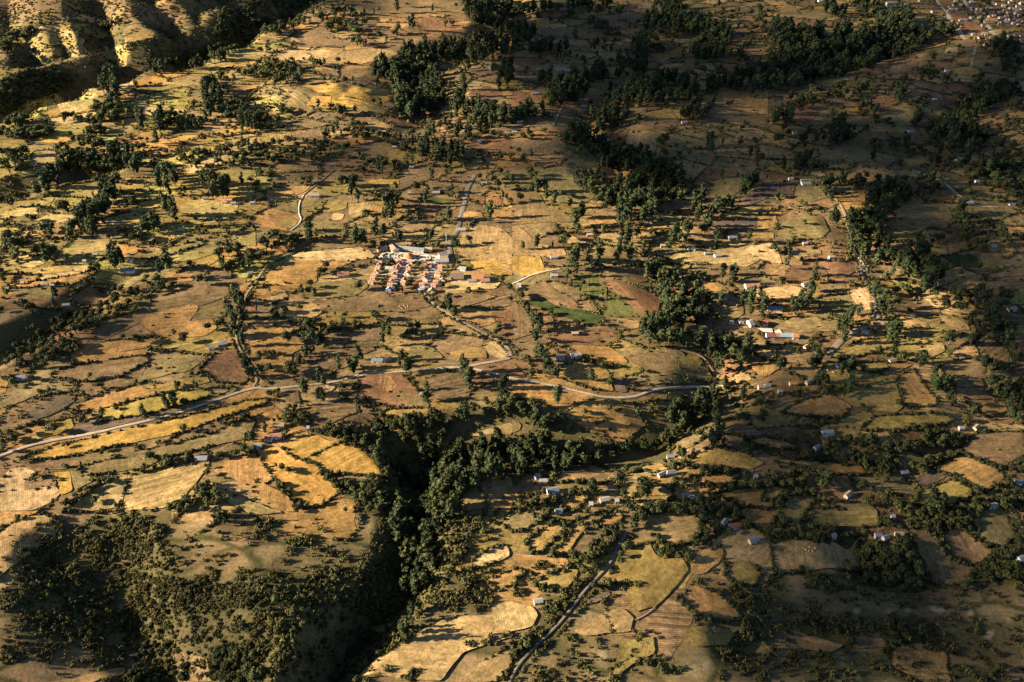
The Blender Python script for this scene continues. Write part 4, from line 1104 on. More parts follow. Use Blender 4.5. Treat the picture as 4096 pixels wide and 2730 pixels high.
e 11 1 1350,160 1370,80 1430,110 1450,200 1400,250
e 12 1.1 1480,300 1470,240 1580,330 1650,430 1690,520 1700,600 1650,610 1600,500 1520,420
r 9 1 560,200 700,160 860,180 980,140 1000,90 1080,50 1220,50 1250,90 1110,100 1010,190 860,200
r 9 1 1170,190 1190,140 1290,140 1300,190
e 11 1 490,380 500,300 560,320 580,400 480,420 390,350
e 11 1 100,230 110,150 160,160 160,230
r 9 1 180,230 200,170 260,190 250,230
r 6 1.1 0,500 0,480 300,430 560,440 700,420 830,390 830,410 560,470 300,500
r 6 1 1150,600 1150,560 1210,550 1210,600
r 6 1 220,750 230,690 300,680 300,740
r 6 1 560,740 570,690 640,700 630,740
r 9 1 1620,120 1630,20 1680,90 1670,120
e 10 1.1 1960,270 1980,170 2100,180 2110,280 2020,290
e 13 1.1 2150,560 2030,440 2000,380 2130,330 2351,400 2351,700 2250,700 2200,600
r 10 1 2220,130 2240,20 2351,40 2351,320 2280,300
e 12 1.1 1780,860 1840,780 1870,610 1950,620 1950,720 1880,840
r 7 1.2 600,900 640,870 900,880 1100,900 1300,920 1420,880 1560,830 1700,840 1800,860 1770,950 1700,960 1500,970 1280,1000 1000,1040
r 7 1.2 360,930 380,860 470,860 500,900 640,930 640,1040 580,1100 400,1060
r 6 1 500,760 500,700 560,720 540,790
r 7 1.2 640,1060 760,1010 1000,1040 1150,1080 1300,1140 1260,1200 1150,1260 1000,1270 900,1160
r 7 1.2 1260,1150 1400,1130 1560,1050 1740,1000 1760,1040 1640,1090 1500,1150 1350,1220 1270,1250
r 10 1.2 420,1450 450,1270 560,1250 620,1290 740,1260 900,1290 880,1360 740,1400 640,1450 500,1490
r 7 1 0,1220 150,1180 350,1200 560,1230 620,1250 400,1300 150,1320 0,1320
r 7 1.1 0,1568 60,1490 160,1410 400,1360 420,1390 200,1430 100,1530
e 12 1.1 1490,1500 1490,1380 1560,1320 1610,1340 1620,1500 1560,1560
r 7 1.1 1870,1420 1880,1350 1950,1330 1960,1390 1920,1420
r 7 1.2 1640,1568 1700,1510 1900,1460 2100,1400 2180,1360 2351,1380 2351,1480 2200,1500 2000,1568
r 8 1.1 2180,1330 2170,1200 2300,1100 2351,1110 2351,1300
r 7 1.1 1000,1568 1020,1470 1200,1440 1290,1500 1400,1530 1500,1520 1640,1520 1600,1568
r 7 1 880,1500 900,1420 1100,1420 1100,1480
r 6 1 1300,800 1320,770 1420,780 1600,800 1600,830 1450,830
r 6 1 1440,870 1430,930 1560,960 1700,930 1640,880 1520,850
r 5 1 920,410 920,450 935,450 935,405
s 2.5 .3 1640,60 2351,0 2351,830 1700,700
s 2.5 .35 0,700 2351,800 2351,1568 0,1568
s 2.2 .14 0,0 1600,0 1700,700 0,700
# 3 0
s 2.4 1 400,100 560,90 640,60 860,30 1000,80 1040,160 780,100 620,160 450,260 300,380 200,470 160,460 330,330
s 2.4 .5 300,380 620,160 1000,130 1100,300 1000,400 500,560 200,640 0,800 0,700 200,500
s 2.4 .9 300,620 700,440 1000,420 1250,640 900,800 600,720 400,820 0,900 0,780
s 2.5 .5 400,820 900,800 1200,760 1200,900 900,1000 500,1300 0,1400 0,1000
s 2.6 1 700,1060 1000,900 1250,1000 1320,1120 1400,1250 1000,1400 750,1260
s 2.6 1.1 1000,60 1200,60 1500,100 1650,0 1750,0 1560,110 1420,300 1260,460 1120,420 1060,200
s 2.4 .6 1300,350 1700,150 2351,200 2351,600 1700,560 1350,800 1250,700
s 2.6 1.2 1350,800 1500,620 1900,560 2351,520 2351,1100 1900,1150 1520,1150 1400,1000
s 2.8 1.1 1520,1150 1900,1150 2351,1050 2351,1400 2000,1330 1600,1280 1450,1250
r 4.5 1 1900,1500 1920,1330 2050,1200 2351,1260 2351,1568 2000,1568
r 4.5 1 1150,1568 1160,1480 1350,1380 1540,1350 1620,1450 1540,1568
r 4.5 1 1320,1300 1310,1220 1400,1160 1400,1300
r 4.5 .9 1440,1350 1430,1240 1520,1210 1580,1290 1540,1400 1500,1400
r 5 .8 1640,1568 1660,1470 1720,1380 1760,1400 1740,1568
e 7 1 1960,80 1960,0 2090,-30 2110,60 2060,100
s 2.4 .7 850,1330 900,1300 1250,1330 1180,1400 900,1450 520,1560 480,1530 700,1460
s 2.2 .6 0,180 60,100 270,20 290,50 200,110 50,150
s 2.2 .6 60,280 80,180 240,170 280,250 200,330 80,330
s 2.2 .35 0,380 200,330 240,380 100,450 0,420
s 2.4 1 560,200 570,90 640,70 600,240 500,280
s 3 1.3 960,100 1120,200 1160,430 1250,640 1300,850 1420,1060 1520,1150 1400,1200 1250,1000 1180,700 1080,460
# 3 1
e 12 1.9 1230,230 1240,0 1400,-60 1800,-60 1720,60 1640,230 1650,470 1580,560 1600,780 1500,660 1400,690 1340,560 1370,330 1310,280
e 11 1 1310,790 1320,620 1380,560 1390,700 1350,790
e 12 1 1400,1060 1420,690 1480,670 1500,800 1490,1080 1440,1090
e 11 1 1320,1160 1310,970 1360,890 1400,1000 1400,1160
s 2.6 1 250,80 400,50 640,40 640,180 500,260 330,300 200,230
s 2.4 .7 0,0 250,80 200,300 100,400 0,600
s 2.4 .5 150,350 700,200 1000,300 1100,480 800,560 350,600
s 2.6 1 550,560 800,500 1250,400 1330,600 1350,830 1200,960 1000,900 700,830
s 2.8 1.1 1000,880 1250,820 1300,950 1200,1000 1040,990
s 2.8 1.3 0,600 150,560 260,800 400,950 420,1100 350,1250 400,1568 0,1568
s 2.4 .6 250,600 600,560 800,830 450,850 280,820
r 5 .9 720,1568 740,1330 900,1200 960,1220 900,1350 980,1330 1080,1350 940,1480 800,1568
r 4 1 930,1160 950,1100 1030,1100 1020,1160
s 2.6 1 1040,1130 1060,1100 1400,1020 1560,1080 1540,1130 1300,1220 1100,1240
s 2.4 .7 1140,1200 1500,1060 1700,920 1800,840 2150,700 2200,850 2000,950 1700,1000 1400,1130 1200,1260
e 9 1 510,1430 520,1300 560,1270 610,1330 590,1400 560,1440
s 2.6 1 1660,680 1780,560 1840,480 1950,520 1990,590 1850,760 1700,830 1560,900 1540,800
s 2.6 1.1 1720,300 1740,120 1900,40 2050,50 2300,-30 2230,60 2130,180 1980,350 1900,440 1850,500 1750,420
s 2.4 .7 2060,200 2200,90 2300,130 2200,250 2060,300
s 2.4 .9 1960,650 2000,560 2351,420 2351,470 2100,570 2120,700 2000,760
s 2.4 .9 1640,830 1700,760 1850,700 2130,640 2180,760 1900,890 1700,900
s 2.4 .9 1880,1230 1900,1170 2050,1160 2300,1120 2351,1140 2200,1190 2000,1240
s 2.2 .6 1340,1500 1450,1400 1560,1350 1700,1260 1720,1330 1540,1450 1400,1568 1330,1568
s 2.2 .7 1770,1350 1790,1310 1850,1310 1840,1360
s 2.2 .6 1790,1130 1810,1070 1900,1030 1930,1060 1850,1130
s 2.4 .8 2210,1050 2230,990 2320,980 2320,1050
s 2.4 .5 1130,1480 1150,1380 1250,1340 1200,1500
s 2.4 .9 2230,1568 2280,1480 2351,1400 2351,1568
# 3 2
r 5 1.1 640,400 680,300 760,250 800,280 850,160 960,160 1030,60 1040,180 980,280 900,340 850,460 760,510 720,470 620,470 580,400
r 7 1.1 1010,170 1020,0 1180,-30 1220,50 1200,140 1100,180
r 5 1.1 1260,270 1280,200 1340,200 1350,280 1420,320 1600,330 1600,400 1400,420 1330,380
r 6 1.1 1640,330 1730,220 1740,30 1900,20 1960,150 1820,180 1720,300 1640,480 1570,470 1590,380
r 6 1.1 1680,20 1780,-40 2000,-30 2180,60 2150,180 2000,180 1900,60
s 2.4 1.1 300,400 360,330 480,150 510,100 560,50 540,150 380,330 350,430
s 2.4 1.1 0,460 200,430 330,430 500,470 640,480 640,540 420,520 250,500 50,510
s 2.4 1 130,640 180,540 330,460 300,540 220,620 160,680
s 2.6 1 0,720 20,680 130,690 130,790 30,800
s 2.6 1.1 300,860 480,720 560,620 740,520 860,560 680,680 560,800 470,900 220,900
s 2.6 1.1 0,1250 200,1060 320,950 470,860 520,830 480,940 330,1080 200,1180 50,1330 0,1400
s 2.6 1.1 640,860 780,690 850,620 900,570 930,700 740,820 640,880
s 2.8 1.1 910,780 920,690 1030,660 1050,750 1120,870 1130,920 1040,890 1000,760
s 2.6 1.2 1450,820 1480,700 1640,590 1780,590 1900,480 2000,370 2100,280 2120,340 1980,480 1850,600 1700,650 1540,790
s 2.6 1.1 480,1200 520,960 560,1000 550,1140 640,1160 560,1240
s 2.6 .9 560,1420 570,1300 640,1270 740,1350 720,1430
s 2.6 .9 760,1160 770,1110 860,1110 850,1170
s 2.6 .9 1100,1110 1110,1060 1220,1050 1200,1120
s 2.6 1 1560,980 1600,930 1700,950 1680,1010
s 2.4 .45 130,1568 150,1400 500,1200 900,1150 1250,1060 1600,1000 1550,1250 1000,1568
s 2.6 .5 2100,700 2351,560 2351,1568 1900,1400 2000,1200 2150,1000
s 2.6 1 1850,620 2000,690 2100,720 2260,760 2200,900 2100,860 1950,760 1800,660
s 2.4 .8 1320,1000 1340,880 1440,850 1420,940
s 2.6 1 100,1568 130,1400 250,1400 300,1568
s 2.6 .8 1860,1568 1900,1450 2351,1350 2351,1568
s 2.4 .5 1200,1350 1500,1250 1900,1280 1700,1450 1300,1500
# 3 3
r 6 1.2 0,200 350,140 500,130 640,130 700,180 1000,150 1000,190 700,210 640,250 420,260 240,230 0,250
r 7 1.2 850,560 840,250 1000,240 1200,250 1290,280 1380,420 1450,600 1480,660 1250,700 1000,660 880,620
r 6 1.2 1010,130 1000,0 1850,0 1850,60 1500,190 1400,130 1240,140
r 6 1.1 1400,100 1560,80 1850,40 1840,150 1740,140 1600,180 1500,170
r 6 1.2 1880,610 1920,480 2080,400 2180,350 2260,330 2351,470 2351,600 2100,620 1950,640 1750,720 1740,690
r 6 1.1 2200,60 2351,0 2351,330 2280,300 2260,150
r 6 1 100,130 110,60 200,60 210,130
r 5 1 690,530 690,450 750,450 750,520
s 2.8 1.1 0,600 400,550 700,550 860,560 1000,660 700,720 400,690 0,720
s 2.8 .4 0,700 700,720 1450,680 2000,650 2351,640 2351,1100 1700,1180 1000,1080 0,1050
s 3 .9 0,1040 300,980 700,920 820,960 1000,1050 1200,1000 1240,1060 1100,1130 900,1120 400,1120 0,1130
s 3 1.2 1100,1250 1120,1150 1300,1060 1650,1080 1750,1250 1640,1290 1400,1200 1200,1220
s 2.8 .5 0,1180 200,1180 330,1270 560,1310 780,1260 1100,1280 1150,1440 1380,1568 0,1568
s 2.8 .45 1680,1280 2351,1100 2351,1568 1700,1568
r 6 1 680,1160 700,1060 780,1150 790,1250 740,1250
'''
# x,y length colour-of-roof colour-of-wall turn : label
HOUSES = '''
# 0 1
2055,1300 9 W w 0 : white shed on the dim brown slope under the wooded gully
2135,625 11 W w 5 : twin white farmhouse beside the dark woods above the rust coloured fields
2165,632 9 W w -8 : second white shed close to the twin farmhouse by the dark woods
700,1515 10 G m 4 : grey roofed hut at the foot of the bare brown bluff
1270,1355 7 W m 0 : tiny white roofed hut below the big dark eucalyptus wood
490,1508 7 W m 0 : pale hut beneath the shrubby belt under the bluff
1430,1540 9 W m 8 : pale roofed hut among trees under the rust coloured triangle field
1555,337 9 W m 0 : pale hut alone on the high brown upland
# 0 2
450,633 26 W w 4 : long white building in the high wooded country behind
515,655 20 W m -6 : low white shed in line with the long white building
900,432 8 W m 0 : white hut on the small green rise between woods
1230,738 8 W w 0 : white hut at the tip of the dark wood
210,862 14 W m 5 : low pale homestead above the dark wooded gully
660,982 12 W m 0 : pale hut row beside the rust terraces
1580,1128 11 W w 5 : white house on the open slope below the broad forest
70,1127 13 W m 12 : pale homestead along the pale lane under the woods
20,1217 10 W w 0 : bright white hut in the dim brown fields
# 0 3
245,1222 9 W w 10 : white hut beside the forked dark grove
1645,652 11 W w 0 : white hut in the small pale clearing below the town
710,737 11 W m 0 : pale hut just below the broad forest edge
1345,912 8 W w 0 : white hut near the bare red plot
1310,1207 11 W w 6 : white house at the corner of the dark tree line
1980,1187 10 W m 0 : pale house ringed by the far dark wood
1755,1467 13 W w 0 : white house at the tip of the golden sliver field
600,937 8 W m 0 : pale hut between the round trees on the slope
1530,917 9 W m 0 : pale hut under the rust coloured field
# 1 0
1890,257 8 W c 10 : cream hut under the tall trees on the sunny slope
2110,275 8 R p 0 : red roofed house on the sunny tan slope
2145,302 8 W w 8 : white hut joined to the red roofed house on the slope
2060,293 8 T c -5 : straw roofed hut left of the red roofed hillside house
2320,297 8 W w 10 : white shed at the end of the sunny slope
1665,532 9 T w 12 : pale house beside the stook dotted orange field
1192,812 9 G w 10 : grey roofed house behind the big blue roofed barn
1175,916 19 G w 14 : big blue roofed barn standing alone at a pale field
880,772 7 W m 0 : pale hut among round trees above the blue roofed barn
780,833 5 W c 0 : little pale hut in the sunny terraces
210,1034 5 W m 0 : tiny pale hut at the edge of the orange strip field
420,1047 7 W c 10 : cream hut over the dark brown terraces
482,1057 6 W m 0 : small pale hut beside the lone tall tree
2300,943 8 W p 20 : pale hut by the bend of the tree lined lane
610,1237 10 W m 10 : white roofed hut in the black shade of the trees
1330,1097 5 T m 0 : tiny thatched hut in the shrubby dip
# 1 1
540,228 16 W w 4 : long narrow white shed by the twin track
1410,208 5 W m 0 : first pale hut in the dim fields over the village
1650,205 14 W m 5 : long pale homestead in the dim fields over the village
2095,118 10 W w 4 : white shed beside the dark clump over the dry lane
1885,545 14 W c 0 : long low house at the dry lane above the village
800,955 17 R c 14 : red roofed house apart from the village beside bushy grove
# 1 2
385,797 11 W w 8 : bright white house alone on the golden field edge
385,965 11 W w 0 : white walled house beside the road through the green trees
65,1050 6 W w -10 : small white hut where the lane leaves the village
712,592 9 T p 0 : tan hut before the dark grove over the golden dune field
1875,574 10 T w 0 : pale thatched house under the dark eucalyptus stand
2022,612 15 W c 14 : long pale house on the sunlit right hand farm
1640,718 8 G w 10 : grey roofed hut among the sunlit trees
1664,724 6 W w -12 : white hut beside a grey roofed hut among sunlit trees
1385,692 8 T p 0 : tan hut behind the tall sunlit trees
1790,762 8 W m 10 : small pale hut over the speckled orange plot
1890,782 11 W w 12 : white house over the speckled orange plot
2205,1062 21 R w 6 : long red roofed white house in the dim fields
1952,1167 8 G w 0 : grey roofed hut within the black tree shade
2017,1395 5 W w 0 : white latrine hut near the school
2105,1388 6 W w 14 : second white hut near the school
578,1498 9 T m 0 : low mud walled ruin in the grassy slope
# 1 3
430,57 9 R c 0 : red roofed cream house at the start of the dry road
210,77 9 W w 0 : white hut on the ridge farm
320,92 8 W m 0 : pale hut next to the long white shed on the ridge
355,122 20 W w 4 : long white shed on the ridge farm
1820,302 22 W m 5 : white compound on the long brown slope
2240,310 10 W w 0 : white hut beside a lone dark tree
1920,100 7 W w 0 : white hut at the forest foot
2077,688 7 W w 0 : white hut by the dark red field
340,672 8 W m 8 : pale hut by the green hedge
582,797 9 T p 10 : pale house with bushes above the rust field
345,1048 10 G w 20 : grey roofed house beside the pale dome field
60,1273 20 G w -10 : grey tin house in the tree shade above the school
960,1362 7 W m 0 : pale hut by the road junction
2240,1273 11 W w 10 : white house beneath the dark bushy trees
892,1482 9 W w -10 : white building at the road junction
# 2 0
210,335 14 G g 10 : blue roofed hut at the rim of the dark gully
1852,1078 13 G g 0 : grey tin shed along the hedge of the striped field
1945,62 7 G w 12 : grey hut on the mauve fallow
2045,25 12 W m 18 : pale hut on the mauve fallow
# 2 1
185,872 12 R w 10 : red roofed farmhouse over the golden field
115,898 8 R w -10 : small red roofed house beside the red roofed farmhouse
210,772 12 T c 4 : tan hut behind the red roofed farmhouse
10,962 10 G w 0 : grey tin hut beside the farm trees
1115,175 14 G w -6 : grey blue roofed house behind the gravel road
1205,172 11 T m 40 : mud hut next to the grey blue roofed house
480,797 3 W c 0 : tiny pale hut at the corner of the golden field
1520,487 4 W c 0 : tiny pale hut in the line of trees
# 2 2
440,152 11 W w 4 : bluish white house under the dark trees
585,132 13 W w 8 : second bluish white house under the dark trees
2298,420 10 T c 0 : cream house by the roadside hedge
2345,408 7 W w 0 : white shed joined to the cream roadside house
232,1243 7 G g 35 : blue grey hut at the black ravine edge
287,1287 8 W c 5 : cream round cornered hut by the blue grey hut
372,1372 12 G w 14 : blue roofed house inside the dark hedges
1465,1208 9 G w 8 : larger blue roofed house in the shaded grove
1372,1226 8 W m 30 : pale hut left of the larger blue roofed house
1455,1062 8 G g 0 : grey tin hut hidden in the shaded grove
1600,1417 8 W p 8 : pinkish hut with a grey neighbour between dark hedges
1642,1443 8 G w 20 : grey neighbour of the pinkish hut between dark hedges
2236,1244 4 W w 0 : tiny white hut beside the dome field
850,1458 10 W m 15 : pale hut near the bushy dark tree
725,1497 4 W c 0 : tiny cream hut near the bushy dark tree
962,1466 4 W w 0 : tiny white hut past the bushy dark tree
427,1562 7 G w 10 : grey blue hut at the corner of the two golden plots
# 2 3
660,224 10 G w 14 : grey roofed house behind the big round trees
1140,182 10 T c 20 : cream house at the head of the orange plot
230,392 9 O o 0 : bright orange hut at the shaded hedge
372,378 8 W m 30 : pale hut beside the orange hut
110,462 5 W m 0 : tiny hut on the shaded bank
350,55 8 T c 40 : cream hut in front of the school
545,843 12 W w 8 : white double hut below the khaki terraces
565,862 9 G w 12 : grey half of the white double hut
1250,1208 8 G g 10 : grey hut hidden by the maroon plot
450,978 8 G w 30 : pale hut in the black hedge below the double hut
1912,795 9 T c 40 : cream thatched hut by the dark trees at far right
2062,1513 9 W w 12 : pale tin hut in the black trees at far right
2297,1297 7 G w 0 : grey tin hut past the brown fields
735,1412 9 T c 40 : tan hut in the dark trees
1772,800 5 W p 0 : tiny pinkish hut by the khaki strip
# 3 2
2220,262 10 G c 20 : silver roofed house with cream gable under the hedges
1950,98 8 G g 50 : grey hut in the tree shade behind the silver roofed house
2035,132 10 N g 10 : pinkish hut behind the silver roofed house
240,822 8 W c 10 : cream shed at the shrubby terrace
# 3 3
1203,205 8 T c 0 : boxy cream house between the pale field and brown fields
1080,238 6 G g 20 : small grey hut beside the boxy cream house
1012,217 7 G g 0 : second small grey hut beside the boxy cream house
2328,430 7 W w 20 : bright white hut at the dark far corner
600,220 5 W c 30 : tiny pale hut over the big pale field
1142,42 4 W w 0 : tiny white hut in the dark trees
'''
# village: photo zoom 1440,960 - 1980,1320
VILLAGE = '''
350,395 7 R c A
332,440 7 R p A
312,490 7 R c A
290,560 7 R c A
252,612 7 R p A
228,662 7 R p A
196,738 8 R c A
690,352 7 R c B
712,392 7 R p B
690,435 7 R p B
652,480 7 R c B
640,522 7 R p B
618,556 7 R p B
585,604 7 R p B
608,640 7 R c B
565,682 7 R p B
548,728 7 R p B
528,782 8 R c B
508,862 8 C b B
875,388 7 R c C
850,468 7 T c C
842,525 7 R c C
828,592 9 T c C
768,705 8 R c C
748,760 8 R p C
1205,420 7 R p D
1205,472 7 R p D
1155,575 7 R c D
1135,618 7 R p D
1128,668 8 R p D
1140,722 7 W c D
1085,772 8 R p D
1090,845 7 W c D
1040,885 10 W c D
1400,462 7 R c E
1402,510 7 R p E
1360,580 8 R c E
1352,635 9 T c E
1440,702 8 R p E
1325,732 8 R o E
1285,785 8 R p E
1250,895 11 T m E
'''
# unseen clouds placed and sized to shade the ground: centre of the shadow on the ground (metres), half sizes, thickness of the veil, height
SHADE_CLOUDS = [(530, 1430, 720, 520, 1.12, 1000), (-380, 1850, 230, 140, .9, 1200), (585, 790, 215, 330, 1.05, 900), (330, 395, 270, 190, .92, 800), (310, 285, 210, 85, .66, 950),
          (-30, 1015, 260, 105, .84, 1100), (330, 1020, 330, 110, .76, 1250), (20, 560, 290, 90, .60, 850), (-290, 300, 170, 85, .55, 1150), (-410, 650, 110, 65, .60, 1050), (-890, 1330, 80, 90, .6, 1300), (-170, 660, 120, 50, .36, 1000), (990, 1800, 220, 130, .6, 1350)]  # town and gorge-edge clouds added only to dim those spots

# ---------------------------------------------------------------- reading the data
def tiles(s):
    rc = (0, 0)
    for ln in s.strip().splitlines():
        if ln.startswith('#'): rc = tuple(int(q) for q in ln.split()[1:]); continue
        if ln.strip(): yield rc, ln
FL = []
for rc, ln in tiles(FIELDS):
    k, p = ln.split(' ', 1); k, _, fl = k.partition(':'); FL.append((k, fl, T(*rc, pts(p))))
GR = []
VGROVES = [('r', 6, 1.0, V(pts(s))) for s in ('945,420 1130,410 1140,590 1000,610 940,520', '810,650 960,650 950,880 820,900', '350,440 420,430 500,560 360,580', '1480,560 1590,540 1570,620 1480,620', '1345,790 1440,760 1480,880 1360,910', '300,650 420,640 410,730 310,740', '1480,450 1600,460 1590,500 1480,510')]+[('e', 9, 1.0, V(pts(s))) for s in ('560,900 580,800 740,760 740,910', '410,880 420,700 460,700 450,900', '1690,150 1600,40 1760,30 1780,140')]
for rc, ln in tiles(GROVES):
    k, h, d, p = ln.split(' ', 3); GR.append((k, float(h), float(d), T(*rc, pts(p))))
GR += VGROVES
LANDMARKS = [('the village', 1000, 640), ('the village plaza', 1000, 595), ('the gold dune field', 1140, 570), ('the deep gorge', 160, 200), ('the sunny gorge rim', 330, 170), ('the golden hilltop field', 800, 225),
    ('the rocky bluff', 620, 260), ('the school', 1770, 765), ('the gravel road bend', 1172, 815), ('the wooded ravine', 1270, 1040), ('the ravine junction', 980, 1120), ('the far town', 2240, 60), ('the shaded scarp', 190, 1240),
    ('the grey dirt lane', 1340, 1360), ('the blue roofed barn', 295, 620), ('the yellow strip fields', 380, 970), ('the silver roofed house', 1735, 1240), ('the broad forest', 1900, 130), ('the hexagonal field', 1470, 325),
    ('the lemon yellow plot', 315, 500), ('the striped field', 380, 1120), ('the gold fan field', 780, 1060), ('the dry grey lane', 1060, 470), ('the maroon plot', 2140, 1100), ('the big pale field', 1860, 1280), ('the scrubby spur', 480, 1420),
    ('the black gully shade', 780, 1480), ('the ravine wood', 1480, 400), ('the tree lined lane', 560, 720), ('the left gully', 120, 760), ('the orange fallow', 630, 800), ('the green plot', 1330, 710), ('the ridge road wood', 2010, 480),
    ('the ridge farm', 1850, 415), ('the far pale slope', 2250, 440), ('the olive plot', 2260, 600), ('the khaki terraces', 2050, 960), ('the round fallow', 900, 890), ('the curved track', 1450, 910), ('the chalky outcrops', 2000, 1400),
    ('the pale bank', 60, 1120), ('the brown upland', 900, 60), ('the dark wood', 960, 190), ('the gold dome field', 1690, 1060), ('the tan plots', 1560, 1210), ('the brown plots', 2200, 1270), ('the sunny terraces', 80, 560), ('the road corner', 2030, 740)]
LA = np.array([(x, y) for _, x, y in LANDMARKS], float); used_phrases = set()
def phrase(uv, most=9):
    d = (np.asarray(uv)-LA)*np.array([1, 1.5]); r = np.hypot(d[:, 0], d[:, 1]); o = np.argsort(r); n1 = LANDMARKS[o[0]][0]
    def dirn(i):
        x, y = d[i]
        if abs(x) > 1.6*abs(y): return 'left of' if x < 0 else 'right of'
        return 'above' if y < 0 else 'below'
    c = [f'beside {n1}'] if r[o[0]] < 60 else []
    c += [f'{dirn(o[0])} {n1}']+[f'between {n1} and {LANDMARKS[o[q]][0]}' for q in (1, 2, 3, 4)]
    for q in (1, 2, 3): c.append(f'{dirn(o[q])} {LANDMARKS[o[q]][0]}')
    for p in c:
        if len(p.split()) <= most and p not in used_phrases: used_phrases.add(p); return p
    return min(c, key=lambda p: len(p.split()))

# ---------------------------------------------------------------- draped sheets: fields, roads, paving
ALB = {'g': (.52, .30, .085), 'y': (.335, .235, .08), 'Y': (.41, .295, .085), 'd': (.40, .255, .09), 't': (.42, .275, .125), 'o': (.44, .25, .095), 'p': (.60, .40, .19), 'b': (.25, .165, .085), 'r': (.275, .15, .08), 'v': (.17, .12, .085), 'k': (.26, .192, .085), 'l': (.39, .33, .095), 'G': (.085, .105, .034), 'm': (.175, .165, .058), 'e': (.12, .14, .05), 'E': (.075, .085, .026)}
def chaikin(p):
    q = np.roll(p, -1, 0); return np.stack([.96*p+.04*q, .04*p+.96*q], 1).reshape(-1, 2)
def resample(p, step, closed):
    if closed: p = np.vstack([p, p[:1]])
    s = np.concatenate([[0], np.cumsum(np.hypot(*np.diff(p, axis=0).T))]); n = max(4, int(s[-1]/step)); t = np.linspace(0, s[-1], n+1)
    r = np.stack([np.interp(t, s, p[:, 0]), np.interp(t, s, p[:, 1])], 1); return r[:-1] if closed else r
def drape(name, poly, off, m, jitter=0.0, step=None):
    a = 0.5*abs(np.sum(poly[:, 0]*np.roll(poly[:, 1], -1)-np.roll(poly[:, 0], -1)*poly[:, 1])); step = step or min(14, max(3.0, math.sqrt(a/900)))
    b = resample(poly, step, True)
    if jitter: b = b+jitter*np.stack([vnoise(b[:, 0], b[:, 1], 7, 31), vnoise(b[:, 0], b[:, 1], 7, 32)], 1)*2
    lo, hi = b.min(0), b.max(0); gx, gy = np.meshgrid(np.arange(lo[0], hi[0], step), np.arange(lo[1], hi[1], step)); g = np.stack([gx.ravel(), gy.ravel()], 1); g = g[inside(g, b)]
    bb = np.vstack([b, b[:1]]); keep = np.ones(len(g), bool)
    for i in range(len(b)):
        keep &= np.hypot(g[:, 0]-b[i, 0], g[:, 1]-b[i, 1]) > .55*step
    g = g[keep]; allp = np.vstack([b, g]); nb = len(b)
    vo, _, fo, _, _, _ = geometry.delaunay_2d_cdt([Vector(q) for q in allp], [(i, (i+1) % nb) for i in range(nb)], [], 0, 0.01)
    xy = np.array([tuple(v) for v in vo]); cen = np.array([xy[list(f)].mean(0) for f in fo]); ok = inside(cen, b)
    faces = []
    for f, q in zip(fo, ok):
        if q:
            f = list(f)
            A = xy[f]; ar = np.sum(A[:, 0]*np.roll(A[:, 1], -1)-np.roll(A[:, 0], -1)*A[:, 1]); faces.append(f if ar > 0 else f[::-1])
    if not faces: return None
    z = hz(xy[:, 0], xy[:, 1])+off
    o = mesh_obj(name, np.column_stack([xy, z]), faces, m, smooth=True); me = o.data
    e = np.roll(poly, -1, 0)-poly; i = np.argmax(np.hypot(e[:, 0], e[:, 1])); d = e[i]/np.hypot(*e[i])
    uv = np.stack([xy @ d, xy @ np.array([-d[1], d[0]])], 1); ul = me.uv_layers.new(name='UVMap'); li = np.empty(len(me.loops), np.int32); me.loops.foreach_get('vertex_index', li)
    ul.data.foreach_set('uv', uv[li].astype(np.float32).ravel()); o['kind'] = 'structure'; return o
def strip(name, uv, width, m, off=0.85, lift=0.0):
    w = ground(uv, lift)[:, :2]; p = resample(w, 4.0, False)
    for _ in range(3): p[1:-1] = .25*p[:-2]+.5*p[1:-1]+.25*p[2:]
    t = np.gradient(p, axis=0); t /= np.hypot(t[:, 0], t[:, 1])[:, None]+1e-9; nrm = np.stack([-t[:, 1], t[:, 0]], 1)
    wl = width*(1+.35*vnoise(p[:, 0], p[:, 1], 9, 41)); wr = width*(1+.35*vnoise(p[:, 0], p[:, 1], 9, 42)); V_ = []; F_ = []
    for i in range(len(p)):
        for k in (-.5, -.25, 0, .25, .5):
            q = p[i]+nrm[i]*k*(wl[i] if k < 0 else wr[i]); V_.append((q[0], q[1], float(hz(q[0], q[1]))+off-(.25 if abs(k) == .5 else 0)))
        if i:
            a = 5*i; F_ += [(a-5+k, a-4+k, a+1+k, a+k) for k in range(4)]
    o = mesh_obj(name, V_, F_, m, smooth=True); o['kind'] = 'structure'; return p
FIELD_POLYS = []; HEDGES = []
for i, (k, fl, uv) in enumerate(FL):
    w = ground(uv)[:, :2]
    # rays over a rim can land on the far wall: pull such stragglers in
    md = np.median(w, 0); sp = np.median(np.hypot(*(w-md).T)); w = np.where((np.hypot(*(w-md).T) > 4.5*sp+40)[:, None], md+(w-md)*.4, w)
    poly = chaikin(w)
    o = drape('field', poly, .30+.0016*i, M_ROWS if 's' in fl else M_FIELD, .65)
    if o is None: continue
    c = np.array(ALB[k])*(1+.16*(RNG.random()-.5)); c = c*(1+.08*(RNG.random(3)-.5)); uc_ = uv.mean(0)
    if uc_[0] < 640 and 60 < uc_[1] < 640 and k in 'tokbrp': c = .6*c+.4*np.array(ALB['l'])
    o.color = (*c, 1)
    FIELD_POLYS.append((uv, w, fl))
ROADS = []; LANE_I = []
def road(name, width, m, *parts):
    uv = np.vstack([(V(pts(s)) if rc == 'v' else T(*rc, pts(s)) if rc else pts(s)) for rc, s in parts]); ROADS.append(strip(name, uv, width, m)); (LANE_I.append(len(ROADS)-1) if width in (1.9, 2.2, 3.4, 3.6) else None)
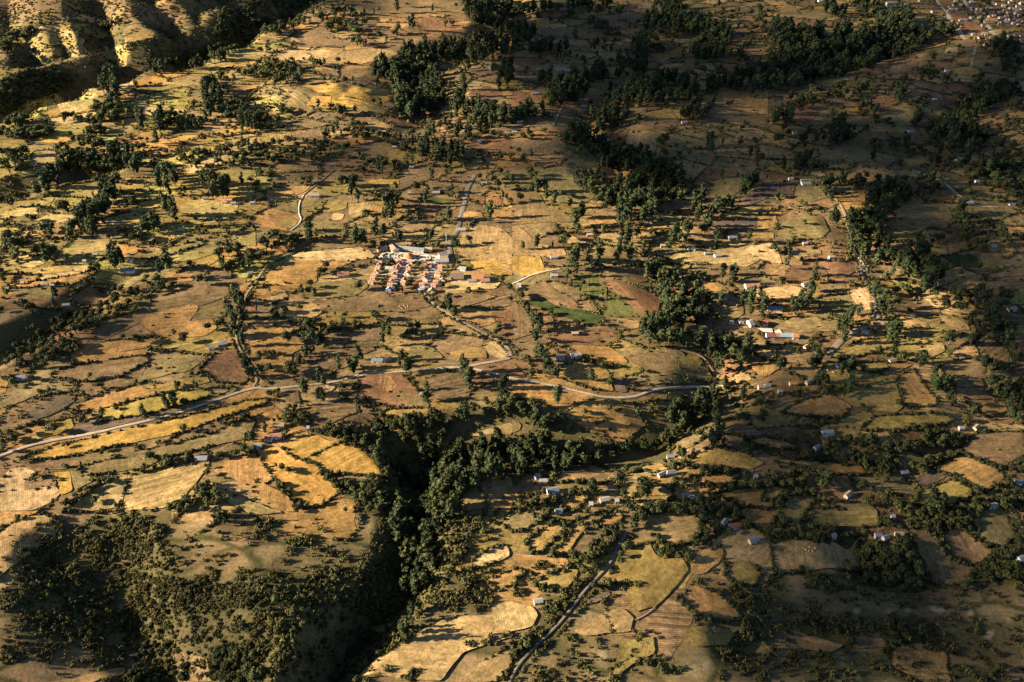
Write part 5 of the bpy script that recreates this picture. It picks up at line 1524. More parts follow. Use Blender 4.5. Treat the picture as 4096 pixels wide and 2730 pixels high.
road('road', 2.9, M_GRAVEL, ((2, 0), '-60,1085 0,1060 150,1000 400,930 620,890 900,840 1060,800 1330,740 1560,680 1800,610 2000,540 2200,470 2351,425'), ((2, 1), '200,440 400,415 700,380 850,340 1000,300 1200,290 1450,275 1700,250 1900,240 2100,205 2250,180 2330,160'))
road('road', 3.6, M_DIRT, ('v', '1130,930 1180,1020 1300,1130 1450,1240 1650,1350 1800,1440 2000,1540'), ((1, 1), '2060,1480 2160,1530 2250,1568'), ((2, 1), '2270,15 2330,80 2345,140'))
road('road', 2.5, M_GRAVEL, ((2, 1), '1980,250 2351,345'), ((2, 2), '150,370 330,400 480,430 600,460 800,510 1000,525 1150,510 1300,450 1500,430 1750,415 1950,410'))
road('road', 4.0, M_DIRT, ((2, 2), '2100,-30 1950,-40 1780,30 1700,130'), ) if False else None
road('path', 2.6, M_DIRT, ((2, 2), '1540,80 1700,110 1800,190 1830,260 1900,330'))
road('road', 2.2, M_DIRT, ((1, 1), '380,735 200,810 80,900 0,1030'), ((1, 0), '2270,1130 2230,1250 2180,1400 2170,1568'), ((2, 0), '2230,120 2330,260 2375,370 2330,420'))
road('road', 5.0, M_GREYDIRT, ((1, 1), '2010,40 1940,180 1920,280 1885,400 1850,560 1780,660 1780,760 1800,830'))
road('path', 1.7, M_PAVED, ((1, 1), '440,230 400,300 392,400 425,450 380,510 320,555'))
road('path', 1.8, M_GREYDIRT, ((1, 1), '720,0 600,100 480,190 440,230'))
road('path', 2.0, M_DIRT, ((1, 1), '2230,880 2351,930'), ((1, 2), '110,980'))
road('path', 2.0, M_PAVED, ((1, 2), '0,1045 100,1005 200,950 320,925 440,905'))
road('road', 1.9, M_GREYDIRT, ((3, 2), '-20,1568 30,1450 80,1370 240,1220 480,980 560,870 680,710 850,540 920,460 960,330 1040,230 1050,190'))
road('path', 1.0, M_DIRT, ((3, 2), '1130,1000 1200,965 1280,930 1310,880 1340,850 1380,760 1410,720'))
road('road', 3.4, M_PAVED, ((1, 3), '765,610 780,680 800,760 850,820 900,900 920,920 900,940'))
road('road', 3.6, M_GREYDIRT, ((1, 3), '845,880 860,960 940,1060 970,1140 990,1300 1040,1390 1000,1430 900,1440'))
road('path', 3.0, M_DIRT, ((1, 3), '620,260 680,340 720,440 760,600'))
road('road', 6.0, M_DIRT, ((1, 3), '1070,1400 960,1450 830,1450'), ((2, 3), '640,20 600,70 560,150'))
road('road', 7, M_GRAVEL, ((0, 3), '1540,-30 1550,0 1590,70 1630,100 1700,230 1760,290 1815,368'))
road('road', 8, M_GRAVEL, ((0, 3), '1760,-60 1800,10 1850,80 1950,150 1990,220 2050,290 2095,330'))
road('road', 6, M_GRAVEL, ((0, 3), '2040,-30 2070,30 2090,60'))
road('path', 5, M_DIRT, ((0, 3), '1910,440 1880,540 1870,620'))
road('path', 3, M_DIRT, ((0, 2), '470,980 440,1030 400,1100 380,1160'))
road('path', 2.0, M_PAVED, ((1, 3), '1330,0 1480,60 1600,100 1740,225 1900,330 2110,340'))
road('road', 6.0, M_STREET, ('v', '1330,420 1290,520 1230,620 1190,720 1140,840 1120,930'))
road('road', 5.6, M_STREET, ('v', '800,380 740,500 690,620 630,740 600,830'))
road('path', 2.0, M_PAVED, ('v', '250,640 480,600 700,600 880,640 1060,640 1240,560 1400,540'))
LANES = [ROADS[i] for i in LANE_I]
def sheet(name, s, off, m, conv=V, kind='structure'):
    o = drape(name, ground(conv(pts(s)))[:, :2], off, m, 0, 2.0); return o
sheet('plaza_ground', '250,372 395,242 520,225 800,235 1130,262 1400,300 1405,405 1290,412 1150,405 900,400 520,385 400,378', 1.0, M_PAVED)
LAWN = plain_material('garden_lawn', (.115, .125, .045), .95, .3, .5)
for s in ('505,255 590,248 575,285 480,290', '450,305 560,308 555,340 420,342', '600,262 690,255 690,300 610,300', '600,315 690,315 690,340 610,345', '700,268 780,270 770,320 700,315', '925,285 1040,290 1030,318 930,315', '930,335 1040,340 1020,372 930,365', '1060,300 1140,305 1150,340 1060,335', '1170,305 1310,315 1290,345 1175,338', '1170,355 1285,360 1275,390 1160,385'):
    sheet('lawn', s, 1.25, LAWN)
for cx, cy, r in ((640, 305, 8.5), (1085, 335, 8.0), (740, 310, 5.5)):
    c = ground(V(np.array([[cx, cy]])))[0]; V_ = []; F_ = []
    for i in range(40):
        a = i*math.tau/40
        for q in (r-.8, r+.8): x, y = c[0]+q*math.cos(a), c[1]+q*math.sin(a); V_.append((x, y, float(hz(x, y))+1.5))
        b = (i+1) % 40; F_.append((2*i, 2*i+1, 2*b+1, 2*b))
    mesh_obj('path', V_, F_, M_PAVED)['kind'] = 'structure'
sheet('yard_ground', '740,680 1100,690 1130,790 900,780', .95, M_PAVED, lambda a: np.stack([(2900+a[:, 0]*.17)/1.7407, (1200+a[:, 1]*.17)/1.7407], 1))
sheet('yard_ground', '1150,760 1270,700 1360,810 1180,800', .95, M_PAVED, lambda a: np.stack([(2900+a[:, 0]*.17)/1.7407, (1200+a[:, 1]*.17)/1.7407], 1))

# ---------------------------------------------------------------- foliage
PHI = (1+5**.5)/2
ICO = np.array([(-1, PHI, 0), (1, PHI, 0), (-1, -PHI, 0), (1, -PHI, 0), (0, -1, PHI), (0, 1, PHI), (0, -1, -PHI), (0, 1, -PHI), (PHI, 0, -1), (PHI, 0, 1), (-PHI, 0, -1), (-PHI, 0, 1)])/math.hypot(1, PHI)
ICF = np.array([(0, 11, 5), (0, 5, 1), (0, 1, 7), (0, 7, 10), (0, 10, 11), (1, 5, 9), (5, 11, 4), (11, 10, 2), (10, 7, 6), (7, 1, 8), (3, 9, 4), (3, 4, 2), (3, 2, 6), (3, 6, 8), (3, 8, 9), (4, 9, 5), (2, 4, 11), (6, 2, 10), (8, 6, 7), (9, 8, 1)])
def lobes_mesh(lobes, tufts, size, base, r, spread=.28):
    vs, fs, cs = [], [], []; n = 0
    for (x, y, z, rx, rz) in lobes:
        lt = 1+spread*2*(r.random()-.5); col = np.array(base)*lt*(1+.10*(r.random(3)-.5)); s = np.array([rx, rx, rz])
        v = ICO*(.62+.36*r.random((12, 1)))*s+np.array([x, y, z]); vs.append(v); fs.append(ICF+n); cs.append(np.tile(col*.85, (12, 1))); n += 12
        for _ in range(tufts):
            d = r.normal(size=3); d /= np.linalg.norm(d); d[2] = d[2]*.9+.12
            c = np.array([x, y, z])+d*s*(.72+.42*r.random()); a = r.normal(size=3); a /= np.linalg.norm(a); b = np.cross(a, r.normal(size=3)); b /= np.linalg.norm(b)+1e-6
            q = size*(.6+.8*r.random()); v = np.array([c-a*q, c+b*q*.6, c+a*q, c-b*q*.6+d*q*.25]); vs.append(v); fs.append(np.array([(0, 1, 2), (0, 2, 3)])+n)
            cs.append(np.tile(col*(.8+.5*r.random()), (4, 1))); n += 4
    return np.vstack(vs), np.vstack(fs), np.vstack(cs)
def trunk_mesh(h, rad, lean, limbs, r):
    vs, fs = [], []
    def tube(p0, p1, r0, r1):
        n = sum(len(v) for v in vs); a = np.arange(6)*math.tau/6; ring = np.stack([np.cos(a), np.sin(a), 0*a], 1)
        vs.append(np.vstack([p0+ring*r0, p1+ring*r1])); fs.append(np.array([(i, (i+1) % 6, 6+(i+1) % 6) for i in range(6)]+[(i, 6+(i+1) % 6, 6+i) for i in range(6)])+n)
    m = np.array([lean*.5, 0, h*.5]); t = np.array([lean, lean*.3, h])
    tube(np.array([0, 0, -.06]), m, rad, rad*.75); tube(m, t, rad*.75, rad*.4)
    for x, y, z in limbs: tube(m+(t-m)*r.random(), np.array([x, y, z]), rad*.4, rad*.15)
    return np.vstack(vs), np.vstack(fs)
def template(kind, seed):
    r = np.random.default_rng(seed); L = []
    if kind == 'e':
        n = (9, 7, 10, 6, 8)[seed % 5]; wm = (1, .8, 1.15, .75, .95)[seed % 5]; lo_ = (.32, .42, .22, .5, .3)[seed % 5]
        for i in range(n):
            z = lo_+(.92-lo_)*i/(n-1); w = .165*wm*math.sin(math.pi*(.22+.70*i/(n-1)))+.02; L.append(((r.random()-.5)*.17, (r.random()-.5)*.17, z+(r.random()-.5)*.05, w*(.75+.5*r.random()), .085+.05*r.random()))
        c = lobes_mesh(L, 13, .055, (.050, .059, .022), r); t = trunk_mesh(.75, .017, .03*(r.random()-.5), [(l[0], l[1], l[2]) for l in L[1:7:2]], r)
    elif kind == 'r':
        for i in range(9):
            a = r.random()*math.tau; q = .25*math.sqrt(r.random()); z = .42+.40*r.random()*(1-q); L.append((q*math.cos(a), q*math.sin(a), z, .14+.10*r.random(), .12+.10*r.random()))
        L.append((0, 0, .62, .2, .24)); c = lobes_mesh(L, 14, .075, (.056, .064, .024), r); t = trunk_mesh(.5, .03, .05*(r.random()-.5), [(l[0], l[1], l[2]) for l in L[:5]], r)
    else:
        for i in range(7):
            a = r.random()*math.tau; q = .6*r.random()**.7; L.append((q*math.cos(a), q*math.sin(a), .2+.5*r.random()*(1-.6*q), .18+.17*r.random(), .18+.16*r.random()))
        c = lobes_mesh(L, 11, .13, (.090, .086, .031), r, .55); t = trunk_mesh(.4, .04, 0, [], r)
    return c, t
TPL = {k: [template(k, 100*i+i+5*ord(k)) for i in range(5)] for k in 'ers'}
def lite(seed):
    r = np.random.default_rng(seed); L = [(.25*(r.random()-.5), .25*(r.random()-.5), .42, .5, .42), (.5*(r.random()-.5), .5*(r.random()-.5), .35, .4, .34)]; return lobes_mesh(L, 5, .2, (.088, .082, .030), r, .45)
LITE = [lite(900+i) for i in range(5)]
TREES = []                                         # kind, x, y, z, h, width factor, rotation, grove
road_pts = np.vstack(ROADS); RK = set(map(tuple, np.floor(road_pts/3).astype(int)))
def near_road(x, y):
    i, j = int(x//3), int(y//3); return any((i+a, j+b) in RK for a in (-1, 0, 1) for b in (-1, 0, 1))
H_uv = [T(*rc, np.array([[float(q) for q in ln.split()[0].split(',')]]))[0] for rc, ln in tiles(HOUSES)]
H_xy = np.array([ground(u, 1.5)[0][:2] for u in H_uv]); V_xy = np.array([ground(V(np.array([[float(q) for q in ln.split()[0].split(',')]])), 1.5)[0][:2] for ln in VILLAGE.strip().splitlines()]); ALLH = np.vstack([H_xy, V_xy])
def proj(x, y, z):
    z = z-CAMZ; f = y*math.cos(_p)-z*math.sin(_p); up = y*math.sin(_p)+z*math.cos(_p)
    return np.stack([(2048+FPX*x/f)/1.7407, (1365-FPX*up/f)/1.7407], -1)
def in_fields(uv):
    r = np.zeros(len(uv), bool)
    for f in FIELD_POLYS:
        if 'n' in f[2]: continue
        m = ((uv >= f[0].min(0)) & (uv <= f[0].max(0))).all(1)
        if m.any(): r[m] |= inside(uv[m], f[0])
    return r
# smaller unfenced plots that fill the farmland between the others, parted by rows of bushes
def cells():
    sx, sy = 58.0, 37.0; S = []
    for j, y in enumerate(np.arange(250, 2150, sy)):
        ro = RNG.random()*.5; sx = 44+30*RNG.random()
        for x in np.arange(-1350, 1350, sx):
            S.append((x+sx*(ro+.34*(RNG.random()-.5)), y+sy*.34*(RNG.random()-.5)))
    S = np.array(S); a = 18+14*vnoise(S[:, 0], S[:, 1], 500, 91); out = []
    S[:, 1] += np.tan(np.radians(14))*(S[:, 0])*np.where(S[:, 0] < 0, 1.0, .25)
    uv = proj(S[:, 0], S[:, 1], hz(S[:, 0], S[:, 1])); vis = (uv[:, 0] > -120) & (uv[:, 0] < 2480) & (uv[:, 1] > -30) & (uv[:, 1] < 1650)
    for i in np.where(vis)[0]:
        c = S[i]; P = [c+np.array(q) for q in ((-80, -60), (80, -60), (80, 60), (-80, 60))]; d = np.hypot(*(S-c).T); near = np.argsort(d)[1:19]
        for j in near:
            m = (c+S[j])/2; nrm = S[j]-c; Q = []
            for k in range(len(P)):
                A, B = P[k], P[(k+1) % len(P)]; da, db = (A-m) @ nrm, (B-m) @ nrm
                if da <= 0: Q.append(A)
                if da*db < 0: Q.append(A+(B-A)*da/(da-db))
            P = Q
            if len(P) < 3: break
        if len(P) > 2: out.append((c, np.array(P)))
    return out
def slope(x, y): return np.hypot(hz(x+4, y)-hz(x-4, y), hz(x, y+4)-hz(x, y-4))/8
WILD = [T(*rc, pts(s)) for rc, s in (((3, 0), '-40,640 200,460 570,110 1150,60 1500,30 2000,0 2351,0 2351,1600 -40,1600'), ((3, 1), '0,60 700,150 1100,-300 1500,-400 1900,-500 2300,-250 2300,0 1900,500 1650,800 900,1500 800,1600 0,1600'), ((3, 3), '-100,580 900,600 1500,720 2000,720 2351,600 2351,1600 -200,1600'), ((0, 2), '1100,0 1550,0 1850,180 1800,320 1250,700 1080,640'), ((0, 3), '0,200 1500,270 1400,430 700,700 0,830'), ((2, 2), '0,850 900,850 1700,650 1700,900 900,1120 0,1220'))]
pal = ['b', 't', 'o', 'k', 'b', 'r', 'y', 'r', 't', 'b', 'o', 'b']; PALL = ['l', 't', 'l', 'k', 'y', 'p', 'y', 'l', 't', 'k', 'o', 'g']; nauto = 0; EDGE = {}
for c, P in cells():
    uvP = proj(P[:, 0], P[:, 1], hz(P[:, 0], P[:, 1])); uc = proj(np.array([c[0]]), np.array([c[1]]), hz(c[:1], c[1:]))
    if any(inside(uc, w)[0] for w in WILD) or slope(c[0], c[1]) > (.55 if c[1] > 1000 else .34) or hz(c[0], c[1]) < (-45 if c[1] > 1000 else -22) or (c[0] > -330 and c[0] < 60 and c[1] < 330): continue
    full = in_fields(np.vstack([uvP*.75+uc*.25, uc])).all()
    if not full:
        Q = c+(P-c)*(.955-.02*RNG.random()); o = drape('field', chaikin(Q), .14+.0001*(nauto % 900), M_ROWS if RNG.random() < .2 else M_FIELD, 1.5); nauto += 1
        if o is not None:
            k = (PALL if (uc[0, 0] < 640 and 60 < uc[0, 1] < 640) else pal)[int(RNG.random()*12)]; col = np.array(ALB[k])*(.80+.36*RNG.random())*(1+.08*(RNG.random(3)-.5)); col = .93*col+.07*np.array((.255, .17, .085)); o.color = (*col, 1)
    for k in range(len(P)):
        A, B = P[k], P[(k+1) % len(P)]; key = tuple(np.round((A+B)/2, 1))
        if key not in EDGE: EDGE[key] = (A, B)
rows_ = []
for A, B in EDGE.values():
    if RNG.random() < .12: continue
    L = np.hypot(*(B-A)); n = max(2, int(L/(1.7 if A[1] < 900 else 2.3))); t = np.linspace(0, 1, n)[:, None]; p = A+(B-A)*t
    w = 3*np.stack([vnoise(p[:, 0], p[:, 1], 17, 93), vnoise(p[:, 0], p[:, 1], 17, 94)], 1); p = p+w+RNG.normal(size=(n, 2))*.5; rows_.append(p[vnoise(p[:, 0], p[:, 1], 31, 95) > -.3])
rw = np.vstack(rows_); rz = hz(rw[:, 0], rw[:, 1]); ruv = proj(rw[:, 0], rw[:, 1], rz); inf = in_fields(ruv)
for (x, y), z, q in zip(rw, rz, inf):
    if (q and RNG.random() < .96) or near_road(x, y) or np.min(np.hypot(ALLH[:, 0]-x, ALLH[:, 1]-y)) < 6: continue
    big = RNG.random() < .055; TREES.append(('r' if big else 's', x, y, float(z), 4+4*RNG.random() if big else (1.0+1.9*RNG.random()**1.4)*(1.25 if y < 520 and x > -20 else 1.35 if y > 760 else 1.15 if x < -100 and y > 600 else 1.05), .9+.5*RNG.random(), RNG.random()*6.28, -2 if big else -1))
# hedge rows along both sides of the lanes
for p in LANES:
    t = np.gradient(p, axis=0); t /= np.hypot(t[:, 0], t[:, 1])[:, None]+1e-9
    for sd in (-1, 1):
        for x, y in resample(p, 1.9, False):
            i = int(np.argmin(np.hypot(p[:, 0]-x, p[:, 1]-y))); nx_, ny_ = -t[i, 1], t[i, 0]
            if RNG.random() < .25: continue
            o_ = sd*(3.0+1.6*RNG.random()); X, Y = x+nx_*o_, y+ny_*o_
            if np.min(np.hypot(ALLH[:, 0]-X, ALLH[:, 1]-Y)) < 5: continue
            b2 = RNG.random() < .1; TREES.append(('r' if b2 else 's', X, Y, float(hz(X, Y)), 4+3*RNG.random() if b2 else 1.2+1.8*RNG.random(), .9+.4*RNG.random(), RNG.random()*6.28, -5))
# small trees clinging to the ravine walls
n = 420; X = -160+150*RNG.random(n); Y = 275+190*RNG.random(n); Z = hz(X, Y); S_ = slope(X, Y); uvq = proj(X, Y, Z)
for x, y, z, s_, q in zip(X, Y, Z, S_, uvq):
    if s_ > .3 and -40 < q[0] < 2400 and q[1] < 1620: TREES.append(('r', x, y, z, 3.0+4.0*RNG.random()**1.5, .85+.35*RNG.random(), RNG.random()*6.28, -6))
# scrub on the steep banks
for x0, x1, y0, y1, per, hm in ((-340, 10, 262, 500, 9, 2.2), (-1100, -330, 1050, 1950, 30, 3.2), (-330, 330, 500, 900, 40, 2.2), (0, 420, 262, 420, 26, 2.2)):
    n = int((x1-x0)*(y1-y0)/per); X = x0+(x1-x0)*RNG.random(n); Y = y0+(y1-y0)*RNG.random(n); Z = hz(X, Y); sl_ = slope(X, Y); uvq = proj(X, Y, Z); inf = in_fields(uvq); dn = vnoise(X, Y, 30, 97)
    for x, y, z, s_, q, b_, d_ in zip(X, Y, Z, sl_, uvq, inf, dn):
        if s_ < .16 or (b_ and y < 1000) or RNG.random() > (s_-.1)*3+d_ or q[0] < -40 or q[0] > 2400 or q[1] > 1620 or near_road(x, y): continue
        TREES.append(('s', x, y, z, hm*(.35+1.3*RNG.random()**1.8), .9+.4*RNG.random(), RNG.random()*6.28, -4))
# loose clumps of trees on the far hills
for _ in range(260):
    u, v = 540+1850*RNG.random(), -10+480*RNG.random()**1.25; n = int(1+9*RNG.random()**2); c = ground([[u, v]])[0]; an = RNG.normal()*.5
    for _ in range(n):
        a, q = RNG.normal()*9*n**.5, RNG.normal()*3.5*n**.5; x = c[0]+a*math.cos(an)-q*math.sin(an); y = c[1]+a*math.sin(an)+q*math.cos(an); z = float(hz(x, y))
        if (in_fields(proj(np.array([x]), np.array([y]), np.array([z])))[0] and RNG.random() < .8) or near_road(x, y) or np.min(np.hypot(ALLH[:, 0]-x, ALLH[:, 1]-y)) < 8: continue
        e_ = RNG.random() < .35; TREES.append(('e' if e_ else 'r', x, y, z, (11 if e_ else 7)+6*RNG.random(), .9+.4*RNG.random(), RNG.random()*6.28, -3))
for gi, (k, h, dens, uv) in enumerate(GR):
    lo, hi = uv.min(0), uv.max(0); ctr = uv.mean(0); g = ground(np.clip(ctr, 0, [2353, 1568]))[0]; R = math.dist(g, (0, 0, CAMZ)); ppm = FPX/1.7407/R
    area = .5*abs(np.sum(uv[:, 0]*np.roll(uv[:, 1], -1)-np.roll(uv[:, 0], -1)*uv[:, 1])); sinv = math.sqrt(max(0.05, 1-((CAMZ-g[2])/R)**2))
    wid = {'e': .36, 'r': .80, 's': 1.25}[k]*h; foot = wid*ppm*(h*.85*sinv+wid*.6*(CAMZ/R))*ppm; sparse = dens < .5
    n = int(max(1, dens*area/foot*(1.0 if not sparse else .55)*(1.75 if k != 's' and dens >= 1 else 1.2 if k != 's' else 1.7)*(1.75 if ctr[0] < 640 and ctr[1] < 640 else 1.35 if k == 'r' and dens >= 1 and ctr[1] > 900 else 1)+.5)); out = np.zeros((0, 2)); dmin = math.sqrt(area/max(n, 1))*.55
    while len(out) < n:
        c = lo+(hi-lo)*RNG.random((max(40, 3*n), 2)); c = c[inside(c, uv)]
        if len(c) == 0: break
        out = np.vstack([out, c])
        if len(out) >= n: break
    out = out[:n]; P = ground(out, .45*h); inf = np.zeros(len(out), bool)
    if sparse or k == 's':
        for f in FIELD_POLYS:
            if 'n' in f[2]: continue
            m = ((out >= f[0].min(0)) & (out <= f[0].max(0))).all(1)
            if m.any(): inf[m] |= inside(out[m], f[0])
    for (x, y, z), q, isin in zip(P, out, inf):
        if k == 'e': h_ = h*1.12
        else: h_ = h
        hh = h_*((.62+.62*RNG.random()**.8) if k != 's' else (.35+1.35*RNG.random()**1.7)) if not sparse else h*(.45+.8*RNG.random()**1.6)
        if q[0] < -60 or q[0] > 2420 or q[1] > 1640 or q[1] < -40: continue
        if sparse or k == 's':
            if isin and RNG.random() < .86: continue
        if k == 's':
            cl = vnoise(np.array([x]), np.array([y]), 9, 71)[0]+1.1*vnoise(np.array([x]), np.array([y]), 34, 72)[0]
            if cl < -.12+.3*(RNG.random()-.5): continue
            hh *= .75+.9*max(0, cl)
        if near_road(x, y) and k != 'e' and RNG.random() < .9: continue
        if np.min(np.hypot(ALLH[:, 0]-x, ALLH[:, 1]-y)) < 4.5+.25*hh: continue
        if k != 's' and R > 850: hh *= (R/850)**.35
        kk = 'r' if k == 'e' and dens >= 1.1 and RNG.random() < .22 else k
        if k == 'r' and not sparse and h >= 9 and RNG.random() < .33: kk = 'e'
        TREES.append((kk, x, y, z, hh*(.72 if kk != k else 1), .85+.35*RNG.random(), RNG.random()*6.28, gi))
# loose bushes along the unhedged field borders
for uv, w, fl in FIELD_POLYS:
    if 'h' in fl: continue
    p = resample(w, 3.2, True); keep = vnoise(p[:, 0], p[:, 1], 26, 77) > .08
    for x, y in p[keep]:
        if RNG.random() < .45 and not near_road(x, y) and np.min(np.hypot(ALLH[:, 0]-x, ALLH[:, 1]-y)) > 5:
            x += RNG.normal()*1.2; y += RNG.normal()*1.2; TREES.append(('s', x, y, float(hz(x, y)), 1.0+1.6*RNG.random(), .9+.4*RNG.random(), RNG.random()*6.28, -1))
KIND = {'e': ('eucalyptus_tree', 'eucalyptus tree', 'slender eucalyptus'), 'r': ('broadleaf_tree', 'tree', 'round dark tree'), 's': ('shrub', 'shrub', 'olive shrub')}
PROTO = {}
for k in TPL:
    for i, (c, t) in enumerate(TPL[k]):
        PROTO[k, i] = (np_mesh('crown', c[0], c[1], M_LEAF, c[2]), np_mesh('trunk', t[0], t[1], M_BARK))
        if k == 's':
            v = np.vstack([c[0], t[0]]); f = np.vstack([c[1], t[1]+len(c[0])]); ti = np.vstack([c[2], np.tile([(.09, .07, .05)], (len(t[0]), 1))]); PROTO[k, i] = (np_mesh('shrub', v, f, M_LEAF, ti), None)
words = ['', 'first', 'second', 'third', 'fourth', 'fifth', 'sixth']
counts = {}
for k in 'ers':
    tr = [t for t in TREES if t[0] == k]; tr.sort(key=lambda t: -t[4]/math.dist(t[1:4], (0, 0, CAMZ))); ind = [t for t in tr[:300 if k != 's' else 280]]; rest = tr[len(ind):]; counts[k] = (len(ind), len(rest))
    by = {}
    for t in ind: by.setdefault(t[7], []).append(t)
    nm, cat, desc = KIND[k]
    for gi, ts in by.items():
        uvc = GR[gi][3].mean(0) if gi >= 0 else None
        ts.sort(key=lambda t: t[1]/t[2]); ph = phrase(uvc, 6 if len(ts) <= 4 else 9) if gi >= 0 else 'in a field border'
        for j, t in enumerate(ts):
            if gi == -1: lab = 'low olive shrub growing on a field border'; grp = 'shrubs on the field borders'
            elif gi == -2: lab = 'small round tree in a row of bushes between plots'; grp = 'small trees between the plots'
            elif gi == -6: lab = 'small round tree clinging to the dark ravine wall'; grp = 'small trees on the ravine walls'
            elif gi == -5: lab = ('small round tree' if k == 'r' else 'olive shrub')+' in the hedge rows beside the lanes'; grp = cat+'s beside the lanes'
            elif gi == -4: lab = 'olive shrub growing on a steep bank'; grp = 'shrubs on the steep banks'
            elif gi == -3: lab = f'{desc} in the loose clumps dotting the far hills'; grp = 'trees dotting the far hills'
            elif len(ts) == 1: lab = f'{desc} standing {ph}'; grp = f'{cat}s {ph}'
            elif len(ts) <= 4: lab = f'{desc} {ph}, '+('leftmost' if j == 0 else 'rightmost' if j == len(ts)-1 else words[j+1]+' from left')+f' of {("two", "three", "four")[len(ts)-2]}'; grp = f'{cat}s {ph}'
            else: lab = f'{desc} in the group {ph}'; grp = f'{cat}s {ph}'
            cm, tm = PROTO[k, random.randrange(5)]; _, x, y, z, h, wf, rz, _ = t
            if tm is None:
                o = bpy.data.objects.new(nm, cm); COL.objects.link(o); tag(o, lab, cat, grp)
            else:
                o = empty(nm, (x, y, z), rz, lab, cat, grp)
                for me, pn in ((cm, 'crown'), (tm, 'trunk')):
                    q = bpy.data.objects.new(pn, me); COL.objects.link(q); q.parent = o
            o.location = (x, y, z); o.rotation_euler = (0, 0, rz); o.scale = (h*wf, h*wf, h)
    if rest:
        A = np.array([t[1:7] for t in rest]); pick = RNG.integers(0, 5, len(rest)); vs, fs, cs = [], [], []; n = 0
        if k == 's': pick = pick+5*(A[:, 3]/A[:, 1] < 2.6/520)
        for i in range(10 if k == 's' else 5):
            if i > 4: v, f, ti = LITE[i-5]
            else: c, t = TPL[k][i]; v = np.vstack([c[0], t[0]]); f = np.vstack([c[1], t[1]+len(c[0])]); ti = np.vstack([c[2], np.tile([(.10, .08, .055)], (len(t[0]), 1))])
            a = A[pick == i]
            if not len(a): continue
            ca, sa = np.cos(a[:, 5])[:, None], np.sin(a[:, 5])[:, None]; x = v[:, 0]*(a[:, 3]*a[:, 4])[:, None]; y = v[:, 1]*(a[:, 3]*a[:, 4])[:, None]
            W = np.stack([x*ca-y*sa+a[:, :1], x*sa+y*ca+a[:, 1:2], v[:, 2]*a[:, 3:4]+a[:, 2:3]], 2).reshape(-1, 3)
            F = (f[None]+(np.arange(len(a))*len(v))[:, None, None]).reshape(-1, 3)+n; tc = ti[None]*(.58+.95*RNG.random((len(a), 1, 1))**1.3)*np.array([1, 1, 1])*(1+.16*(RNG.random((len(a), 1, 3))-.5)); vs.append(W); fs.append(F); cs.append(tc.reshape(-1, 3)); n += len(W)
        me = np_mesh({'e': 'eucalyptus_woods', 'r': 'broadleaf_woods', 's': 'shrubbery'}[k], np.vstack(vs), np.vstack(fs), M_LEAF, np.vstack(cs)); o = bpy.data.objects.new(me.name, me); COL.objects.link(o); o['kind'] = 'stuff'
        o['label'] = {'e': 'dark eucalyptus woods spread over the ravines and hills', 'r': 'round broadleaf trees scattered over the whole valley', 's': 'olive scrub covering slopes and field borders'}[k]
# hedges round the fenced plots
nh = 0
for uv, w, fl in FIELD_POLYS:
    if 'h' not in fl: continue
    p = resample(w, 1.5, True); ok = vnoise(p[:, 0], p[:, 1], 22, 78) > -.22; r = np.random.default_rng(nh+500); L = []; c0 = w.mean(0)
    for x, y in p[ok]:
        if near_road(x, y) or np.min(np.hypot(ALLH[:, 0]-x, ALLH[:, 1]-y)) < 4.5: continue
        x += r.normal()*.7; y += r.normal()*.7; s = (.8+1.1*r.random()**1.4)*(1.25 if y < 520 and x > 0 else 1)
        if r.random() < .10:
            for _ in range(4): L.append((x-c0[0]+s*1.1*(r.random()-.5), y-c0[1]+s*1.1*(r.random()-.5), float(hz(x, y))+s*(.9+.9*r.random()), s*.75, s*.7))
        L.append((x-c0[0], y-c0[1], float(hz(x, y))+s*.55, s, s*.95))
    if len(L) < 4: continue
    v, f, ti = lobes_mesh(L, 7, .5, (.052, .054, .02), r, .34); z0 = float(hz(*c0)); v[:, 2] -= z0
    me = np_mesh('hedge', v, f, M_LEAF, ti); o = bpy.data.objects.new('hedge', me); COL.objects.link(o); o.location = (c0[0], c0[1], z0); tag(o, 'dark bushy hedge round the plot '+phrase(uv.mean(0)), 'hedge', 'hedges round the plots'); nh += 1

